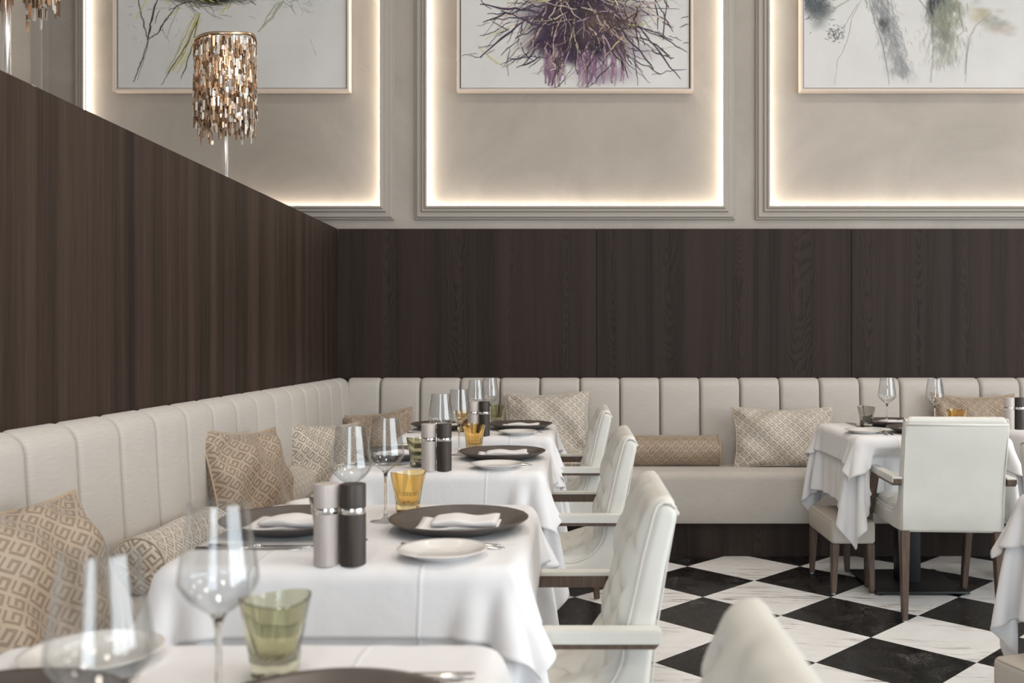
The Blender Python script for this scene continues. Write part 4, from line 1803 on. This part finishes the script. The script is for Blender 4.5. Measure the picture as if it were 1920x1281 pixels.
def arc_pts(cx, cy, r, a0, a1, n):
    return [(cx + r * math.cos(R(a0 + (a1 - a0) * k / n)), cy + r * math.sin(R(a0 + (a1 - a0) * k / n))) for k in range(n + 1)]


# side outline (y forward, z up): front of the seat, bottom, back, top, inner curve
INNER = [(-0.292, 0.845), (-0.270, 0.76), (-0.248, 0.66), (-0.230, 0.58)]
INNER += arc_pts(-0.105, 0.575, 0.125, 180, 262, 9)[1:]
INNER += [(-0.06, 0.449), (0.02, 0.447), (0.12, 0.449), (0.22, 0.453), (0.255, 0.452)]
OUTER = [(0.274, 0.440), (0.276, 0.40), (0.268, 0.376), (0.20, 0.372), (0.0, 0.372), (-0.18, 0.376), (-0.262, 0.380), (-0.276, 0.395),
         (-0.284, 0.50), (-0.296, 0.62), (-0.318, 0.74), (-0.338, 0.832), (-0.339, 0.848), (-0.333, 0.860), (-0.322, 0.8655), (-0.308, 0.8645), (-0.297, 0.857)]


def shell_mesh():
    poly = INNER + OUTER
    vs, fs = extrude_poly(poly, 'x', -HW, HW)
    me = mesh_of('shell', vs, fs, True, mats=[M['leather']])
    bm = bmesh.new()
    bm.from_mesh(me)
    bmesh.ops.recalc_face_normals(bm, faces=bm.faces)
    es = [e for e in bm.edges if abs(e.verts[0].co.x - e.verts[1].co.x) < 1e-6]
    bmesh.ops.bevel(bm, geom=es, offset=0.015, segments=4, affect='EDGES', profile=0.5, clamp_overlap=True)
    bm.to_mesh(me)
    bm.free()
    me.polygons.foreach_set('use_smooth', [True] * len(me.polygons))
    me.set_sharp_from_angle(angle=R(45))
    return me


def tufted_mesh():
    # resample the inner curve by arc length
    P = [Vector((0, y, z)) for y, z in [(-0.336, 0.852), (-0.331, 0.861), (-0.321, 0.8660), (-0.308, 0.8645), (-0.298, 0.857)] + INNER]
    L = [0]
    for a, b in zip(P[:-1], P[1:]):
        L.append(L[-1] + (b - a).length)
    n, nx = 84, 44
    vs, fs = [], []
    pts = []
    for i in range(n + 1):
        s = L[-1] * i / n
        k = max(j for j in range(len(L)) if L[j] <= s + 1e-9)
        k = min(k, len(P) - 2)
        t = (s - L[k]) / (L[k + 1] - L[k])
        pts.append((P[k].lerp(P[k + 1], t), s))
    hx = HW - 0.012
    for i, (p, s) in enumerate(pts):
        a, b = pts[max(0, i - 2)][0], pts[min(n, i + 2)][0]
        tan = (b - a).normalized()
        nor = Vector((0, -tan.z, tan.y))
        es = min(s, L[-1] - s)
        for k in range(nx + 1):
            x = -hx + 2 * hx * k / nx
            ex = hx - abs(x)
            fade = min(1, ex / 0.035) ** 0.5 * max(0, min(1, ((s - 0.03) / 0.09 if s < L[-1] / 2 else es / 0.05))) ** 0.8
            A = x / 0.150 + (s - 0.10) / 0.160
            B = x / 0.150 - (s - 0.10) / 0.160
            q = abs(math.sin(PI * A) * math.sin(PI * B)) ** 0.5
            # buttons where both vanish
            da, db = abs(A - round(A)), abs(B - round(B))
            btn = math.exp(-((da * da + db * db) / 0.018))
            h = 0.003 + 0.011 * min(1, es / 0.02) * min(1, ex / 0.012) + 0.022 * fade * (0.15 + 0.85 * q) - 0.018 * btn * fade
            h += 0.0018 * math.sin(60 * x + 25 * s) * fade
            vs.append(Vector((x, p.y, p.z)) + nor * h)
    m_ = nx + 1
    for i in range(n):
        for k in range(nx):
            fs.append((i * m_ + k, i * m_ + k + 1, (i + 1) * m_ + k + 1, (i + 1) * m_ + k))
    # skirt down into the shell
    o = len(vs)
    rim = [i * m_ for i in range(n + 1)] + [n * m_ + k for k in range(1, m_)] + [i * m_ + nx for i in range(n - 1, -1, -1)] + [k for k in range(nx - 1, 0, -1)]
    for idx in rim:
        i = idx // m_
        p = pts[i][0]
        a, b = pts[max(0, i - 2)][0], pts[min(n, i + 2)][0]
        tan = (b - a).normalized()
        nor = Vector((0, -tan.z, tan.y))
        vs.append(Vector((vs[idx][0], p.y, p.z)) - nor * 0.004)
    m2 = len(rim)
    for q in range(m2):
        q2 = (q + 1) % m2
        fs.append((rim[q], o + q, o + q2, rim[q2]))
    return fix_normals(mesh_of('tufted_cushion', vs, fs, True, mats=[M['leather']]))


def make_armchair():
    t = thing('armchair', '', 'chair', group='ivory leather armchairs')
    link('shell', shell_mesh(), t)
    link('tufted_cushion', tufted_mesh(), t)
    for sx in (-1, 1):
        x = sx * (HW - 0.008)
        path = [(x, y, z) for y, z in [(-0.336, 0.857), (-0.326, 0.867), (-0.312, 0.870), (-0.299, 0.862)] + INNER + [(0.272, 0.445), (0.279, 0.42), (0.276, 0.385)]]
        v_, f_ = tube(path, 0.0042, 7)
        link('piping', mesh_of('side_piping', v_, f_, True, mats=[M['leather_piping']]), t)
        path = [(x, -0.325, 0.862), (x, -0.337, 0.845), (x, -0.318, 0.74), (x, -0.299, 0.62), (x, -0.287, 0.50), (x, -0.279, 0.395)]
        v_, f_ = tube(path, 0.0020, 7)
        link('piping', mesh_of('rear_piping', v_, f_, True, mats=[M['leather_piping']]), t)
    v_, f_ = tube([(-HW + 0.008, -0.340, 0.846), (HW - 0.008, -0.340, 0.846)], 0.0042, 7)
    link('piping', mesh_of('top_piping', v_, f_, True, mats=[M['leather_piping']]), t)
    # arms: bent wooden rail, front post running into the front leg, leather laid over the top
    for sx in (-1, 1):
        xo, xi = sx * (HW + 0.038), sx * (HW + 0.001)
        a0, a1 = min(xo, xi), max(xo, xi)
        rail = [(-0.300, 0.594), (-0.290, 0.583), (0.065, 0.583)]
        rail += arc_pts(0.060, 0.558, 0.025, 90, 20, 4)[1:]
        rail += [(0.190, 0.375), (0.246, 0.375)]
        rail += [(0.136, 0.575)] + arc_pts(0.098, 0.573, 0.038, 15, 90, 5) + [(-0.300, 0.611)]
        v_, f_ = extrude_poly(rail, 'x', a0, a1)
        me = fix_normals(mesh_of('arm_rail', v_, f_, mats=[M['chair_wood']]))
        arm = link('arm', me, t)
        top_ = [(-0.300, 0.6115), (0.098, 0.6115)] + arc_pts(0.098, 0.573, 0.0385, 90, 15, 5) + [(0.1368, 0.5755), (0.247, 0.375), (0.254, 0.375), (0.143, 0.577)]
        top_ += arc_pts(0.098, 0.573, 0.0475, 15, 90, 6) + [(-0.296, 0.6205), (-0.304, 0.616)]
        # leather wraps over the top and down the outer face
        bmx = bmesh.new()
        pieces = [extrude_poly(top_, 'x', a0 - 0.001, a1 + 0.001)]
        xs0, xs1 = (xo - 0.004, xo + 0.0) if sx < 0 else (xo, xo + 0.004)
        skirt = [(-0.304, 0.600), (-0.298, 0.5935), (0.062, 0.5935)] + arc_pts(0.058, 0.560, 0.034, 90, 25, 4)[1:] + [(0.196, 0.375), (0.254, 0.375), (0.143, 0.577)] + arc_pts(0.098, 0.573, 0.0475, 15, 90, 6) + [(-0.296, 0.6205), (-0.304, 0.616)]
        pieces.append(extrude_poly(skirt, 'x', xs0, xs1))
        v_, f_ = join(pieces)
        me = mesh_of('arm_pad', v_, f_, True, mats=[M['leather']])
        bm = bmesh.new()
        bm.from_mesh(me)
        bmesh.ops.recalc_face_normals(bm, faces=bm.faces)
        es = [e for e in bm.edges if abs(e.verts[0].co.x - e.verts[1].co.x) < 1e-6]
        bmesh.ops.bevel(bm, geom=es, offset=0.0018, segments=2, affect='EDGES', clamp_overlap=True)
        bm.to_mesh(me)
        bm.free()
        bmx.free()
        me.polygons.foreach_set('use_smooth', [True] * len(me.polygons))
        me.set_sharp_from_angle(angle=R(40))
        link('arm_pad', me, arm)['label'] = 'ivory leather strip over the arm'
        xc = sx * (HW + 0.019)
        bm = taper_leg((xc - sx * 0.008, 0.270, 0.004), (0.013, 0.015), (xc, 0.219, 0.3745), (0.0185, 0.026))
        lg = link('leg', bm_mesh('front_leg', bm, M['chair_wood']), t)
        link('glide', lathe_me('glide', [(0, 0), (0.010, 0), (0.010, 0.0045), (0, 0.0045)], M['rubber'], 10), lg, (xc - sx * 0.008, 0.270, 0))
        bm = taper_leg((sx * (HW - 0.018), -0.272, 0.004), (0.012, 0.014), (sx * (HW - 0.022), -0.250, 0.386), (0.021, 0.022))
        lg = link('leg', bm_mesh('rear_leg', bm, M['chair_wood']), t)
        link('glide', lathe_me('glide', [(0, 0), (0.010, 0), (0.010, 0.0045), (0, 0.0045)], M['rubber'], 10), lg, (sx * (HW - 0.018), -0.272, 0))
    return t


ac = make_armchair()
spots = [
    (-0.130, 2.135, PI / 2, 'ivory armchair with tufted seat at the second table of the left row'),
    (-0.130, 3.385, PI / 2, 'ivory armchair with tufted seat at the third table of the left row'),
    (-0.170, 4.56, PI / 2, 'ivory armchair with tufted seat at the farthest table of the left row'),
    (-0.095, 0.985, PI / 2, 'blurred ivory armchair back rising from the bottom edge of the picture'),
    (1.628, 4.285, R(-4.0), 'ivory armchair seen from behind at the right-hand table'),
    (1.674, 2.755, PI, 'ivory armchair just showing at the right edge behind the cut-off table'),
]
for i, (x, y, rz, lab) in enumerate(spots):
    if i == 0:
        ac.location, ac.rotation_euler, ac['label'] = (x, y, 0), (0, 0, rz), lab
    else:
        dup(ac, (x, y, 0), rz, lab)

# ---------------------------------------------------------------- handbag stools


def make_stool():
    t = thing('handbag_stool', '', 'stool', group='small upholstered handbag stools')
    a, b = 0.105, 0.22
    link('seat', box_me('stool_seat', -a, a, -b, b, 0.238, 0.348, M['leather_tan'], 0.018, 4), t)
    for z in (0.345,):
        pts = []
        rr = 0.02
        for (sx, sy, a0) in ((1, -1, -90), (1, 1, 0), (-1, 1, 90), (-1, -1, 180)):
            for k in range(5):
                an = R(a0 + 90 * k / 4)
                pts.append((sx * (a - 0.006 - rr) + rr * math.cos(an), sy * (b - 0.006 - rr) + rr * math.sin(an), z - 0.003))
        v_, f_ = tube(pts, 0.0036, 7, True)
        link('piping', mesh_of('stool_piping', v_, f_, True, mats=[M['tan_piping']]), t)
    for sx in (-1, 1):
        for sy in (-1, 1):
            bm = taper_leg((sx * (a - 0.014), sy * (b - 0.018), 0.004), (0.012, 0.012), (sx * (a - 0.022), sy * (b - 0.024), 0.240), (0.019, 0.019))
            lg = link('leg', bm_mesh('stool_leg', bm, M['chair_wood']), t)
            link('glide', lathe_me('glide', [(0, 0), (0.010, 0), (0.010, 0.0045), (0, 0.0045)], M['rubber'], 10), lg, (sx * (a - 0.014), sy * (b - 0.018), 0))
    return t


st = make_stool()
st.location = (1.315, 4.66, 0)
st['label'] = 'low leather stool under the hanging cloth of the right-hand table'
dup(st, (1.294, 2.37, 0), R(18), 'low leather stool cut off at the lower right corner')
